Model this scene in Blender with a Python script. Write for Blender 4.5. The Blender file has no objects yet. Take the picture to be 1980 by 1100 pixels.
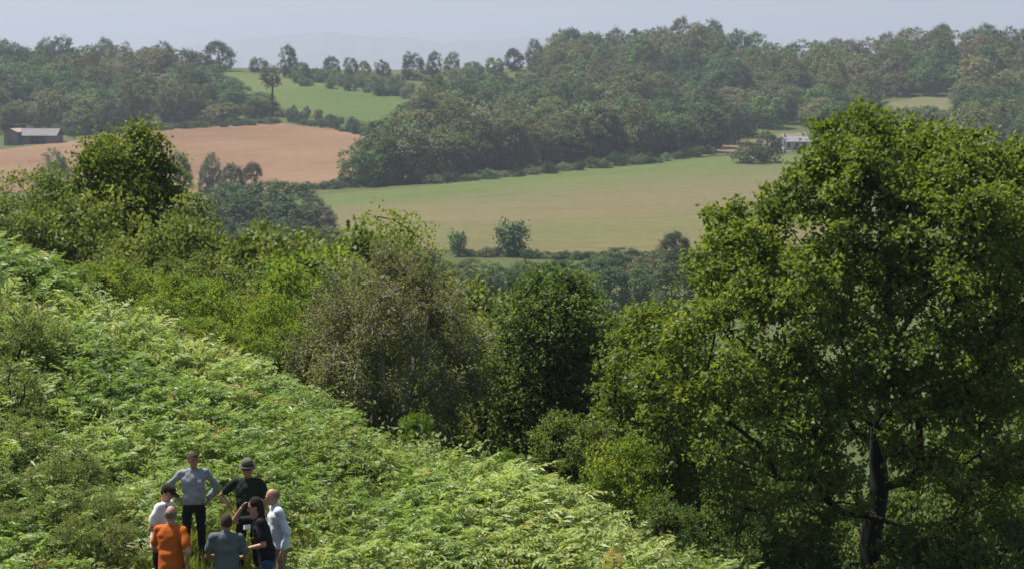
import bpy, bmesh, math, random
import numpy as np
from mathutils import Vector, Matrix

R = math.radians
scene = bpy.context.scene
C = scene.collection
rng = np.random.default_rng(7)
random.seed(7)

# ------------------------------------------------------------------ camera, sky, sun, exposure
FPX = 4675.0                       # focal length in photo pixels (85 mm on a 36 mm sensor)
PITCH = R(4.77)
cam_data = bpy.data.cameras.new('camera')
cam_data.sensor_width = 36.0
cam_data.lens = 36.0 * FPX / 1980.0
cam_data.clip_start = 0.5
cam_data.clip_end = 90000.0
cam = bpy.data.objects.new('camera', cam_data)
C.objects.link(cam)
cam.location = (0, 0, 0)
cam.rotation_euler = (R(90) - PITCH, 0, 0)
scene.camera = cam

SUN_AZ = R(-62)                    # measured from the view direction (+Y); minus = to the left
SUN_EL = R(62)
world = bpy.data.worlds.new('World')
scene.world = world
world.use_nodes = True
wn = world.node_tree
wn.nodes.clear()
w_out = wn.nodes.new('ShaderNodeOutputWorld')
w_bg = wn.nodes.new('ShaderNodeBackground')
w_sky = wn.nodes.new('ShaderNodeTexSky')
w_sky.sky_type = 'NISHITA'
w_sky.sun_disc = False
w_sky.sun_elevation = SUN_EL
w_sky.sun_rotation = SUN_AZ
w_sky.air_density = 1.0
w_sky.dust_density = 1.6
w_bg.inputs['Strength'].default_value = 0.064
wn.links.new(w_sky.outputs[0], w_bg.inputs['Color'])
wn.links.new(w_bg.outputs[0], w_out.inputs['Surface'])

sun_data = bpy.data.lights.new('sun', 'SUN')
sun_data.energy = 5.0
sun_data.angle = R(0.53)
sun_data.color = (1.0, 0.95, 0.87)
sun = bpy.data.objects.new('sun', sun_data)
C.objects.link(sun)
sun_vec = Vector((math.sin(SUN_AZ) * math.cos(SUN_EL), math.cos(SUN_AZ) * math.cos(SUN_EL), math.sin(SUN_EL)))
sun.rotation_euler = sun_vec.to_track_quat('Z', 'Y').to_euler()
sun.location = (0, 0, 300)

scene.view_settings.view_transform = 'Standard'
scene.view_settings.look = 'None'
scene.view_settings.gamma = 1.0
scene.view_settings.exposure = 0.98
scene.view_settings.use_curve_mapping = False
scene.cycles.max_bounces = 8
scene.cycles.diffuse_bounces = 2
scene.cycles.transmission_bounces = 4
scene.cycles.glossy_bounces = 2
scene.cycles.volume_bounces = 0
scene.cycles.use_denoising = True
scene.cycles.filter_width = 1.7
scene.cycles.caustics_reflective = False
scene.cycles.caustics_refractive = False

# ------------------------------------------------------------------ small tools
def ray(px, py):
    """world direction of a photo pixel, scaled so that its y is 1"""
    u = (px - 990.0) / FPX
    v = (550.0 - py) / FPX
    cp, sp = math.cos(PITCH), math.sin(PITCH)
    y = cp + v * sp
    z = -sp + v * cp
    return u / y, 1.0, z / y

def row_of(y, z):
    cp, sp = math.cos(PITCH), math.sin(PITCH)
    return 550.0 - FPX * ((y * sp + z * cp) / (y * cp - z * sp))

def px_of(x, y, z):
    cp, sp = math.cos(PITCH), math.sin(PITCH)
    return 990.0 + FPX * x / (y * cp - z * sp)

def smooth01(a, b, x):
    t = np.clip((x - a) / (b - a), 0, 1)
    return t * t * (3 - 2 * t)

def smin(a, b, k):
    m = np.minimum(a, b)
    return m - k * np.log(np.exp(-(a - m) / k) + np.exp(-(b - m) / k))

def smax(a, b, k):
    return -smin(-a, -b, k)

def vnoise(x, y, seed=0):
    """cheap smooth value noise for scatter and relief"""
    x = np.asarray(x, float); y = np.asarray(y, float)
    xi = np.floor(x); yi = np.floor(y); fx = x - xi; fy = y - yi
    fx = fx * fx * (3 - 2 * fx); fy = fy * fy * (3 - 2 * fy)
    def h(a, b):
        s = np.sin(a * 127.1 + b * 311.7 + seed * 74.7) * 43758.5453
        return s - np.floor(s)
    return (h(xi, yi) * (1 - fx) + h(xi + 1, yi) * fx) * (1 - fy) + (h(xi, yi + 1) * (1 - fx) + h(xi + 1, yi + 1) * fx) * fy

def tag(o, label=None, cat=None, group=None, kind=None):
    if label: o['label'] = label
    if cat: o['category'] = cat
    if group: o['group'] = group
    if kind: o['kind'] = kind
    return o

def empty(name, loc=(0, 0, 0), rz=0.0):
    o = bpy.data.objects.new(name, None)
    o.empty_display_size = 0.2
    o.location = loc
    o.rotation_euler = (0, 0, rz)
    C.objects.link(o)
    return o

def link(name, mesh, parent=None, mat=None):
    o = bpy.data.objects.new(name, mesh)
    C.objects.link(o)
    if parent is not None:
        o.parent = parent
    if mat is not None:
        if len(mesh.materials) == 0:
            mesh.materials.append(mat)
    return o

def np_mesh(name, V, F, tint=None, smooth=False, uv=None):
    V = np.ascontiguousarray(V, np.float32); F = np.ascontiguousarray(F, np.int32)
    m = bpy.data.meshes.new(name)
    n, k = F.shape
    m.vertices.add(len(V)); m.vertices.foreach_set('co', V.ravel())
    m.loops.add(n * k); m.loops.foreach_set('vertex_index', F.ravel())
    m.polygons.add(n)
    m.polygons.foreach_set('loop_start', np.arange(0, n * k, k, dtype=np.int32))
    m.polygons.foreach_set('loop_total', np.full(n, k, np.int32))
    if smooth:
        m.polygons.foreach_set('use_smooth', np.ones(n, bool))
    if tint is not None:
        a = m.attributes.new('tint', 'FLOAT', 'POINT')
        a.data.foreach_set('value', np.ascontiguousarray(tint, np.float32))
    if uv is not None:
        l = m.uv_layers.new(name='UVMap')
        l.data.foreach_set('uv', np.ascontiguousarray(uv[F.ravel()], np.float32).ravel())
    m.update(calc_edges=True)
    return m

# ------------------------------------------------------------------ materials
def new_mat(name):
    m = bpy.data.materials.new(name)
    m.use_nodes = True
    nt = m.node_tree
    nt.nodes.clear()
    out = nt.nodes.new('ShaderNodeOutputMaterial')
    return m, nt, out

def N(nt, t, **kw):
    n = nt.nodes.new(t)
    for k, v in kw.items():
        if hasattr(n, k): setattr(n, k, v)
    return n

def ramp(nt, stops, interp='LINEAR'):
    r = nt.nodes.new('ShaderNodeValToRGB')
    r.color_ramp.interpolation = interp
    e = r.color_ramp.elements
    while len(e) < len(stops): e.new(0.5)
    for i, (p, c) in enumerate(stops):
        e[i].position = p
        e[i].color = (c[0], c[1], c[2], 1)
    return r

def noise(nt, scale, detail=4, rough=0.55, coord=None, obj=True):
    t = nt.nodes.new('ShaderNodeTexNoise')
    t.inputs['Scale'].default_value = scale
    t.inputs['Detail'].default_value = detail
    t.inputs['Roughness'].default_value = rough
    if coord is None:
        g = nt.nodes.new('ShaderNodeTexCoord')
        coord = g.outputs['Object' if obj else 'Generated']
    nt.links.new(coord, t.inputs['Vector'])
    return t

def leaf_mat(name, stops, trans=0.42, warm=(1.25, 1.15, 0.45), rough=0.55, spec=0.22, use_obj=False, gain=1.0):
    """leaf: glossy-ish front, light shining through; colour from each leaf's own tint"""
    m, nt, out = new_mat(name)
    stops = [(a, tuple(min(c * gain, 1.6) for c in b)) for a, b in stops]
    at = N(nt, 'ShaderNodeAttribute'); at.attribute_name = 'tint'
    rp = ramp(nt, stops)
    nt.links.new(at.outputs['Fac'], rp.inputs['Fac'])
    col = rp.outputs['Color']
    if use_obj:
        oi = N(nt, 'ShaderNodeObjectInfo')
        mx = N(nt, 'ShaderNodeMix', data_type='RGBA', blend_type='MULTIPLY')
        mx.inputs['Factor'].default_value = 1.0
        nt.links.new(col, mx.inputs['A']); nt.links.new(oi.outputs['Color'], mx.inputs['B'])
        col = mx.outputs['Result']
    p = N(nt, 'ShaderNodeBsdfPrincipled')
    p.inputs['Roughness'].default_value = rough
    p.inputs['Specular IOR Level'].default_value = spec
    nt.links.new(col, p.inputs['Base Color'])
    tr = N(nt, 'ShaderNodeBsdfTranslucent')
    mt = N(nt, 'ShaderNodeMix', data_type='RGBA', blend_type='MULTIPLY')
    mt.inputs['Factor'].default_value = 1.0
    mt.inputs['B'].default_value = (*warm, 1)
    nt.links.new(col, mt.inputs['A']); nt.links.new(mt.outputs['Result'], tr.inputs['Color'])
    ms = N(nt, 'ShaderNodeMixShader'); ms.inputs['Fac'].default_value = trans
    nt.links.new(p.outputs[0], ms.inputs[1]); nt.links.new(tr.outputs[0], ms.inputs[2])
    nt.links.new(ms.outputs[0], out.inputs['Surface'])
    return m

def solid_mat(name, c1, c2, scale=6.0, rough=0.8, spec=0.3, bump=0.0, bump_scale=None, detail=4, stretch=None):
    m, nt, out = new_mat(name)
    g = N(nt, 'ShaderNodeTexCoord')
    co = g.outputs['Object']
    if stretch:
        mp = N(nt, 'ShaderNodeMapping'); mp.inputs['Scale'].default_value = stretch
        nt.links.new(co, mp.inputs['Vector']); co = mp.outputs['Vector']
    t = noise(nt, scale, detail, 0.6, co)
    rp = ramp(nt, [(0.3, c1), (0.7, c2)])
    nt.links.new(t.outputs['Fac'], rp.inputs['Fac'])
    p = N(nt, 'ShaderNodeBsdfPrincipled')
    p.inputs['Roughness'].default_value = rough
    p.inputs['Specular IOR Level'].default_value = spec
    nt.links.new(rp.outputs['Color'], p.inputs['Base Color'])
    if bump > 0:
        tb = noise(nt, bump_scale or scale * 3, 5, 0.6, co)
        b = N(nt, 'ShaderNodeBump'); b.inputs['Strength'].default_value = bump
        b.inputs['Distance'].default_value = 0.02
        nt.links.new(tb.outputs['Fac'], b.inputs['Height']); nt.links.new(b.outputs[0], p.inputs['Normal'])
    nt.links.new(p.outputs[0], out.inputs['Surface'])
    return m

M = {}
# near foliage (tint 0..1 : dark -> light leaf)
M['oak'] = leaf_mat('oak_leaf', [(0.0, (0.050, 0.088, 0.016)), (0.5, (0.098, 0.145, 0.026)), (1.0, (0.18, 0.215, 0.045))], 0.48, (1.3, 1.2, 0.45), gain=1.18)
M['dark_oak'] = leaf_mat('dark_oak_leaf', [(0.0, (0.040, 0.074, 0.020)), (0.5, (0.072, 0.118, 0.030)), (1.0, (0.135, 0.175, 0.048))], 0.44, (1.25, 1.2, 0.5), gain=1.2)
M['willow'] = leaf_mat('willow_leaf', [(0.0, (0.075, 0.090, 0.036)), (0.5, (0.120, 0.132, 0.056)), (1.0, (0.19, 0.19, 0.095))], 0.42, (1.15, 1.1, 0.6), rough=0.6, gain=1.45)
M['yellow_bush'] = leaf_mat('yellow_bush_leaf', [(0.0, (0.060, 0.110, 0.016)), (0.5, (0.115, 0.175, 0.026)), (0.95, (0.21, 0.24, 0.04)), (1.0, (0.24, 0.17, 0.06))], 0.48, (1.25, 1.2, 0.45), gain=1.3)
M['olive_bush'] = leaf_mat('olive_bush_leaf', [(0.0, (0.058, 0.088, 0.022)), (0.5, (0.102, 0.140, 0.036)), (1.0, (0.18, 0.20, 0.06))], 0.46, (1.2, 1.15, 0.5), gain=1.28)
M['fresh_bush'] = leaf_mat('fresh_bush_leaf', [(0.0, (0.06, 0.125, 0.016)), (0.5, (0.11, 0.20, 0.024)), (1.0, (0.19, 0.26, 0.04))], 0.46, (1.25, 1.2, 0.4))
M['bramble'] = leaf_mat('bramble_leaf', [(0.0, (0.070, 0.100, 0.032)), (0.5, (0.135, 0.175, 0.058)), (0.93, (0.22, 0.25, 0.10)), (1.0, (0.24, 0.17, 0.09))], 0.44, (1.2, 1.15, 0.5), gain=1.3)
M['fern'] = leaf_mat('bracken_frond', [(0.0, (0.095, 0.155, 0.038)), (0.45, (0.165, 0.235, 0.066)), (0.9, (0.27, 0.32, 0.13)), (0.96, (0.28, 0.28, 0.11)), (1.0, (0.24, 0.145, 0.07))], 0.45, (1.15, 1.15, 0.55), rough=0.48, spec=0.45, gain=1.36)
M['grass'] = leaf_mat('grass_blade', [(0.0, (0.11, 0.15, 0.035)), (0.6, (0.20, 0.25, 0.055)), (1.0, (0.31, 0.29, 0.11))], 0.46, (1.15, 1.1, 0.5))
# far foliage: kind colour comes from the object's own colour
M['far_leaf'] = leaf_mat('far_leaf', [(0.0, (0.60, 0.60, 0.60)), (0.5, (1.0, 1.0, 1.0)), (1.0, (1.55, 1.5, 1.4))], 0.14, (1.2, 1.15, 0.55), rough=0.8, spec=0.1, use_obj=True, gain=1.15)
M['mass_leaf'] = leaf_mat('mass_leaf', [(0.0, (0.046, 0.078, 0.036)), (0.25, (0.070, 0.112, 0.040)), (0.5, (0.075, 0.140, 0.044)), (0.75, (0.110, 0.125, 0.050)), (1.0, (0.122, 0.116, 0.058))], 0.14, (1.2, 1.15, 0.55), rough=0.8, spec=0.1, gain=1.15)
M['bark'] = solid_mat('bark', (0.011, 0.010, 0.008), (0.028, 0.025, 0.020), 5, 0.9, 0.2, 0.8, 14, stretch=(1, 1, 0.25))
M['pale_bark'] = solid_mat('pale_bark', (0.16, 0.145, 0.12), (0.40, 0.37, 0.32), 5, 0.85, 0.2, 0.5, 14, stretch=(1, 1, 0.25))

def ground_mat():
    m, nt, out = new_mat('rough_grass')
    g = N(nt, 'ShaderNodeTexCoord')
    t1 = noise(nt, 0.02, 6, 0.6, g.outputs['Object'])
    t2 = noise(nt, 1.3, 6, 0.65, g.outputs['Object'])
    r1 = ramp(nt, [(0.3, (0.048, 0.066, 0.022)), (0.55, (0.075, 0.094, 0.030)), (0.75, (0.12, 0.118, 0.052))])
    r2 = ramp(nt, [(0.25, (0.55, 0.5, 0.45)), (0.7, (1.1, 1.1, 1.0))])
    nt.links.new(t1.outputs['Fac'], r1.inputs['Fac']); nt.links.new(t2.outputs['Fac'], r2.inputs['Fac'])
    mx = N(nt, 'ShaderNodeMix', data_type='RGBA', blend_type='MULTIPLY'); mx.inputs['Factor'].default_value = 1
    nt.links.new(r1.outputs['Color'], mx.inputs['A']); nt.links.new(r2.outputs['Color'], mx.inputs['B'])
    p = N(nt, 'ShaderNodeBsdfPrincipled'); p.inputs['Roughness'].default_value = 0.95
    p.inputs['Specular IOR Level'].default_value = 0.1
    nt.links.new(mx.outputs['Result'], p.inputs['Base Color'])
    nt.links.new(p.outputs[0], out.inputs['Surface'])
    return m

def field_mat(name, stops, row_scale=(0.05, 1.0, 1.0), patch=0.012, amt=0.16, k=0.445, v_stops=None):
    """crop or ploughland: patchy, with faint drill rows running along the field; v_stops = bands of crop across it"""
    dimmed = lambda st: [(a, tuple(c * k for c in b)) for a, b in st] if st else st
    stops, v_stops = dimmed(stops), dimmed(v_stops)
    m, nt, out = new_mat(name)
    g = N(nt, 'ShaderNodeTexCoord')
    t1 = noise(nt, patch, 7, 0.6, g.outputs['Object'])
    if v_stops is None:
        rp = ramp(nt, stops); nt.links.new(t1.outputs['Fac'], rp.inputs['Fac'])
    else:
        sx = N(nt, 'ShaderNodeSeparateXYZ'); nt.links.new(g.outputs['UV'], sx.inputs[0])
        a = N(nt, 'ShaderNodeMath', operation='MULTIPLY_ADD')
        nt.links.new(t1.outputs['Fac'], a.inputs[0]); a.inputs[1].default_value = amt * 2.4
        sb = N(nt, 'ShaderNodeMath', operation='SUBTRACT'); nt.links.new(sx.outputs['Y'], sb.inputs[0]); sb.inputs[1].default_value = amt * 1.2
        tl = N(nt, 'ShaderNodeMath', operation='MULTIPLY_ADD'); nt.links.new(sx.outputs['X'], tl.inputs[0]); tl.inputs[1].default_value = -0.24; nt.links.new(sb.outputs[0], tl.inputs[2])
        td = N(nt, 'ShaderNodeMath', operation='ADD'); nt.links.new(tl.outputs[0], td.inputs[0]); td.inputs[1].default_value = 0.12
        nt.links.new(td.outputs[0], a.inputs[2])
        rp = ramp(nt, v_stops); nt.links.new(a.outputs[0], rp.inputs['Fac'])
    mp = N(nt, 'ShaderNodeMapping'); mp.inputs['Scale'].default_value = row_scale
    nt.links.new(g.outputs['UV'], mp.inputs['Vector'])
    t2 = noise(nt, 1.0, 6, 0.7, mp.outputs['Vector'])
    r2 = ramp(nt, [(0.3, (1 - amt,) * 3), (0.7, (1 + amt,) * 3)])
    nt.links.new(t2.outputs['Fac'], r2.inputs['Fac'])
    mx = N(nt, 'ShaderNodeMix', data_type='RGBA', blend_type='MULTIPLY'); mx.inputs['Factor'].default_value = 1
    nt.links.new(rp.outputs['Color'], mx.inputs['A']); nt.links.new(r2.outputs['Color'], mx.inputs['B'])
    t3 = noise(nt, 0.35, 5, 0.7, g.outputs['Object'])
    r3 = ramp(nt, [(0.3, (0.83,) * 3), (0.7, (1.15,) * 3)]); nt.links.new(t3.outputs['Fac'], r3.inputs['Fac'])
    mx2 = N(nt, 'ShaderNodeMix', data_type='RGBA', blend_type='MULTIPLY'); mx2.inputs['Factor'].default_value = 1
    nt.links.new(mx.outputs['Result'], mx2.inputs['A']); nt.links.new(r3.outputs['Color'], mx2.inputs['B'])
    p = N(nt, 'ShaderNodeBsdfPrincipled'); p.inputs['Roughness'].default_value = 0.95
    p.inputs['Specular IOR Level'].default_value = 0.1
    nt.links.new(mx2.outputs['Result'], p.inputs['Base Color'])
    nt.links.new(p.outputs[0], out.inputs['Surface'])
    return m

# ------------------------------------------------------------------ the land
EN = np.array([0.603, 0.797]); EDGE = np.array([3.12, 35.6]) + 0.15 * EN; ET = np.array([0.797, -0.603])
def edge_s(x, y):
    return (x - EDGE[0]) * EN[0] + (y - EDGE[1]) * EN[1]
def edge_t(x, y):
    return (x - EDGE[0]) * ET[0] + (y - EDGE[1]) * ET[1]

def near_ground(x, y):
    P = -7.38 - 0.10 * (x + 4.24) + 0.27 * (y - 33.6)
    P = smin(P, np.full_like(P, -0.6), 0.8)
    s = edge_s(x, y)
    B = smax(P - 0.575 * s, np.full_like(P, -31.0), 3.0)
    A = smin(P, B, 0.45)
    cam_hill = np.where(y > 0, -1.7 - 0.28 * y, -1.7)
    cam_hill = np.maximum(cam_hill, -40)
    return smax(A, cam_hill, 0.35)

CP = [  # photo column, photo row of the bare ground, distance
    (620, 445, 500), (900, 487, 440), (1200, 492, 430), (1400, 470, 450), (1750, 470, 450), (2100, 460, 460), (200, 470, 460), (-120, 470, 460),
    (620, 380, 600), (900, 352, 645), (1150, 325, 695), (1420, 303, 745), (1650, 310, 740), (2050, 300, 760),
    (1500, 265, 840), (1390, 290, 790), (1800, 255, 860), (2080, 240, 880),
    (1780, 205, 955), (2050, 170, 1000), (1600, 180, 1000),
    (500, 352, 640), (660, 358, 650), (250, 352, 640), (0, 343, 670), (-120, 345, 670),
    (0, 294, 770), (130, 275, 800), (330, 250, 845), (540, 238, 875), (720, 268, 805), (-120, 300, 770),
    (570, 215, 910), (700, 232, 885), (430, 140, 1080), (600, 163, 1020), (780, 180, 985),
    (400, 132, 1125), (800, 140, 1120), (1050, 128, 1150), (200, 138, 1110), (0, 132, 1120), (-120, 132, 1120),
    (100, 190, 980), (100, 245, 860), (250, 200, 960),
    (900, 300, 720), (1000, 240, 850), (900, 200, 940), (1150, 250, 850), (1300, 210, 930), (1250, 130, 1090), (1330, 108, 1120),
    (1450, 125, 1130), (1600, 128, 1150), (1980, 100, 1160), (2100, 95, 1160),
    (990, 590, 340), (300, 590, 340), (1700, 590, 340), (990, 720, 240), (300, 720, 240), (1700, 720, 240),
    (-120, 165, 1400), (600, 168, 1400), (1200, 150, 1400), (2100, 150, 1400),
]
cpw = []
for (a, b, d) in CP:
    rx, _, rz = ray(a, b)
    cpw.append((rx * d, d, rz * d))
cpw = np.array(cpw)
def _kern(r):
    return np.sqrt(r * r + 0.12 ** 2)
_cx = cpw[:, :2] / 200.0
_K = _kern(np.linalg.norm(_cx[:, None] - _cx[None], axis=2))
_n = len(_cx)
_A = np.zeros((_n + 1, _n + 1)); _A[:_n, :_n] = _K - 0.004 * np.eye(_n) * 0; _A[:_n, _n] = 1; _A[_n, :_n] = 1
_sol = np.linalg.solve(_A, np.concatenate([cpw[:, 2], [0]]))

def far_ground(x, y):
    yy = np.clip(y, 200, 1450)
    xx = np.clip(x, -0.30 * yy, 0.30 * yy)
    sh = xx.shape
    q = np.stack([xx.ravel(), yy.ravel()], 1) / 200.0
    out = np.empty(len(q))
    for i in range(0, len(q), 20000):
        r = np.linalg.norm(q[i:i + 20000, None] - _cx[None], axis=2)
        out[i:i + 20000] = _kern(r) @ _sol[:_n] + _sol[_n]
    z = out.reshape(sh)
    return z * (1 - smooth01(1350, 2100, y)) + (-42.0) * smooth01(1350, 2100, y)

def ground(x, y):
    x = np.asarray(x, float); y = np.asarray(y, float)
    x, y = np.broadcast_arrays(x, y)
    w = smooth01(120, 260, y)
    near = near_ground(x, np.minimum(y, 300))
    rel = 0.10 * (vnoise(x * 0.9, y * 0.9, 3) - 0.5) + 0.25 * (vnoise(x * 0.23, y * 0.23, 5) - 0.5) * smooth01(8, 20, np.hypot(x, y))
    z = near * (1 - w) + far_ground(x, y) * w
    return z + rel * (1 - smooth01(150, 400, y))

def gz(x, y):
    return float(ground(np.array([x]), np.array([y]))[0])

_march = np.concatenate([np.arange(200, 1500, 2.0)])
def hit(px, py, ymin=300):
    rx, _, rz = ray(px, py)
    ys = _march[_march >= ymin]
    d = ground(rx * ys, ys) - rz * ys
    k = np.argmax(d > 0) if np.any(d > 0) else int(np.argmax(d))
    if k == 0: y = ys[0]
    else:
        a, b = d[k - 1], d[k]
        y = ys[k - 1] + 2.0 * (-a / (b - a)) if b != a and np.any(d > 0) else ys[k]
    return rx * y, float(y), gz(rx * y, y)

# one ground sheet, fine in front of the camera, out to the horizon
ang = np.concatenate([np.arange(-17, 17.01, 0.25), np.arange(20, 340.1, 5.0)])
ang = np.radians(ang)
rad = np.concatenate([[0.0], np.geomspace(1.0, 30, 30), np.arange(30.5, 60, 0.4), np.geomspace(61, 400, 80), np.arange(406, 1500, 8.0), np.geomspace(1520, 26000, 40)])
AA, RR = np.meshgrid(ang, rad)
GX = RR * np.sin(AA); GY = RR * np.cos(AA)
GZ = ground(GX, GY)
na, nr = len(ang), len(rad)
i0 = (np.arange(nr - 1)[:, None] * na + np.arange(na)[None]).ravel()
j = np.tile(np.concatenate([np.arange(1, na), [0]]), nr - 1) + np.repeat(np.arange(nr - 1) * na, na)
GF = np.stack([i0, i0 + na, j + na, j], 1)
gm = np_mesh('ground', np.stack([GX.ravel(), GY.ravel(), GZ.ravel()], 1), GF[:, ::-1], smooth=True)
go = link('ground', gm, None, ground_mat())
tag(go, 'rough grassy hillside falling into a valley and rising again beyond', 'ground', kind='structure')

def resample(pts, n):
    pts = np.array(pts, float)
    L = np.concatenate([[0], np.cumsum(np.linalg.norm(np.diff(pts[:, :2], axis=0), axis=1))])
    t = np.linspace(0, L[-1], n)
    return np.stack([np.interp(t, L, pts[:, i]) for i in range(2)], 1)

def field(name, label, top, bottom, mat, nu=90, nv=30, lift=0.15, ymin=380):
    A = resample([hit(*p, ymin=ymin)[:2] for p in bottom], nu)
    B = resample([hit(*p, ymin=ymin)[:2] for p in top], nu)
    v = np.linspace(0, 1, nv)[:, None, None]
    G = A[None] * (1 - v) + B[None] * v
    Z = ground(G[..., 0], G[..., 1]) + lift
    V = np.concatenate([G, Z[..., None]], 2).reshape(-1, 3)
    ii = (np.arange(nv - 1)[:, None] * nu + np.arange(nu - 1)[None]).ravel()
    F = np.stack([ii, ii + 1, ii + nu + 1, ii + nu], 1)
    uu, vv = np.meshgrid(np.linspace(0, 1, nu), np.linspace(0, 1, nv))
    o = link(name, np_mesh(name, V, F, smooth=True, uv=np.stack([uu.ravel(), vv.ravel()], 1)), None, mat)
    return tag(o, label, 'field', kind='structure')

field('valley_field', 'broad valley field striped green and tan',
      [(560, 384), (620, 377), (900, 352), (1150, 325), (1420, 303), (1620, 296)],
      [(560, 440), (640, 462), (760, 480), (900, 488), (1200, 493), (1350, 484), (1620, 470)],
      field_mat('valley_crop', None, (1.5, 40, 1), amt=0.19, patch=0.016,
                v_stops=[(0.0, (0.24, 0.215, 0.085)), (0.18, (0.225, 0.22, 0.08)), (0.38, (0.26, 0.22, 0.10)), (0.58, (0.25, 0.22, 0.098)),
                         (0.76, (0.205, 0.225, 0.078)), (0.90, (0.17, 0.23, 0.062)), (1.0, (0.18, 0.22, 0.07))]), nu=130, nv=60)
field('ploughed_field', 'bare orange-brown ploughed field on the far slope',
      [(-120, 305), (0, 291), (130, 275), (330, 250), (540, 238), (640, 251), (730, 268)],
      [(-120, 372), (0, 374), (250, 376), (480, 372), (590, 361), (652, 359), (700, 325)],
      field_mat('ploughed_soil', [(0.3, (0.30, 0.172, 0.095)), (0.5, (0.355, 0.21, 0.118)), (0.72, (0.42, 0.265, 0.158))], (3, 46, 1), amt=0.16, patch=0.02), nu=110, nv=40)
field('pasture', 'bright green sloping pasture below the ridge',
      [(420, 136), (520, 150), (640, 165), (800, 182)],
      [(470, 200), (570, 217), (650, 233), (775, 238)],
      field_mat('pasture_grass', [(0.3, (0.12, 0.19, 0.045)), (0.55, (0.16, 0.225, 0.055)), (0.75, (0.21, 0.225, 0.08))], (2, 14, 1), amt=0.08))
field('stubble_strip', 'narrow tan stubble field beside the wood edge',
      [(1370, 286), (1430, 276), (1500, 262), (1560, 256)],
      [(1350, 304), (1420, 299), (1500, 296), (1560, 292)],
      field_mat('stubble', [(0.3, (0.27, 0.205, 0.12)), (0.7, (0.34, 0.26, 0.16))], (3, 10, 1), amt=0.12), nu=40, nv=14)
field('hay_clearing', 'small pale hay clearing among the hill woods',
      [(1690, 205), (1770, 190), (1860, 184)], [(1690, 220), (1770, 216), (1860, 212)],
      field_mat('hay', [(0.3, (0.20, 0.21, 0.085)), (0.7, (0.27, 0.25, 0.11))], (3, 8, 1), amt=0.12), nu=40, nv=14)

# far mountains, real ridges about eighteen kilometres off
def mountains():
    prof = [(-700, 92), (-300, 88), (0, 84), (120, 92), (330, 96), (420, 84), (480, 74), (560, 66), (650, 62), (720, 71), (800, 73), (850, 84),
            (930, 78), (1030, 70), (1120, 78), (1300, 84), (1600, 90), (2000, 86), (2400, 92), (2800, 90)]
    px = np.linspace(-700, 2800, 420)
    rows = np.interp(px, *np.array(prof).T) + 5 * (vnoise(px / 37, px * 0, 1) - .5) + 3 * (vnoise(px / 13, px * 0, 2) - .5)
    D = 13500.0
    nv = 24
    V = []
    for k in range(nv):
        f = k / (nv - 1)
        d = D - 3200 + 5600 * f
        hgt = np.maximum(0, 1 - abs((d - D) / np.where(d < D, 3200, 2400)))
        for i, p in enumerate(px):
            top = ray(p, rows[i])[2] * D
            jit = 0.55 + 0.45 * vnoise(p / 30.0, d / 700.0, 9)
            h = -46 + (top + 46) * (hgt ** 1.1) * (jit if hgt < 0.95 else 1.0)
            V.append(((p - 990) / FPX * d, d, h))
    nu = len(px)
    ii = (np.arange(nv - 1)[:, None] * nu + np.arange(nu - 1)[None]).ravel()
    F = np.stack([ii, ii + 1, ii + nu + 1, ii + nu], 1)
    m = np_mesh('mountains', np.array(V), F, smooth=True)
    o = link('mountains', m, None, solid_mat('mountain_forest', (0.05, 0.07, 0.05), (0.12, 0.13, 0.10), 0.002, 0.95, 0.1))
    tag(o, 'faint blue mountain range on the horizon', 'mountains', kind='structure')
mountains()

# ------------------------------------------------------------------ plants: leaves, limbs, trees
def unit(v):
    return v / np.maximum(np.linalg.norm(v, axis=-1, keepdims=True), 1e-9)

def leaf_quads(P, D, Nn, L, W, fold=0.18):
    S = unit(np.cross(D, Nn))
    Nn = np.cross(S, D)
    L = L[:, None]; W = W[:, None]
    mid = P + D * L * 0.48 + Nn * (W * fold)
    V = np.stack([P - Nn * 0, mid - S * W * .5, P + D * L - Nn * L * 0.12, mid + S * W * .5], 1)
    return V.reshape(-1, 3)

def quads_idx(n):
    return np.arange(n * 4).reshape(n, 4)

def tube(path, radii, sides=6, r=None):
    """verts and quads of a tapering limb along a polyline"""
    path = np.asarray(path, float)
    n = len(path)
    T = unit(np.gradient(path, axis=0))
    ref = np.array([0.3, 0.9, 0.2])
    A = unit(np.cross(T, ref)); B = np.cross(T, A)
    th = np.linspace(0, 2 * np.pi, sides, endpoint=False)
    ring = A[:, None] * np.cos(th)[None, :, None] + B[:, None] * np.sin(th)[None, :, None]
    V = path[:, None] + ring * np.asarray(radii)[:, None, None]
    ii = (np.arange(n - 1)[:, None] * sides + np.arange(sides)[None])
    jj = (np.arange(n - 1)[:, None] * sides + (np.arange(sides)[None] + 1) % sides)
    F = np.stack([ii, jj, jj + sides, ii + sides], 2).reshape(-1, 4)
    return V.reshape(-1, 3), F

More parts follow.
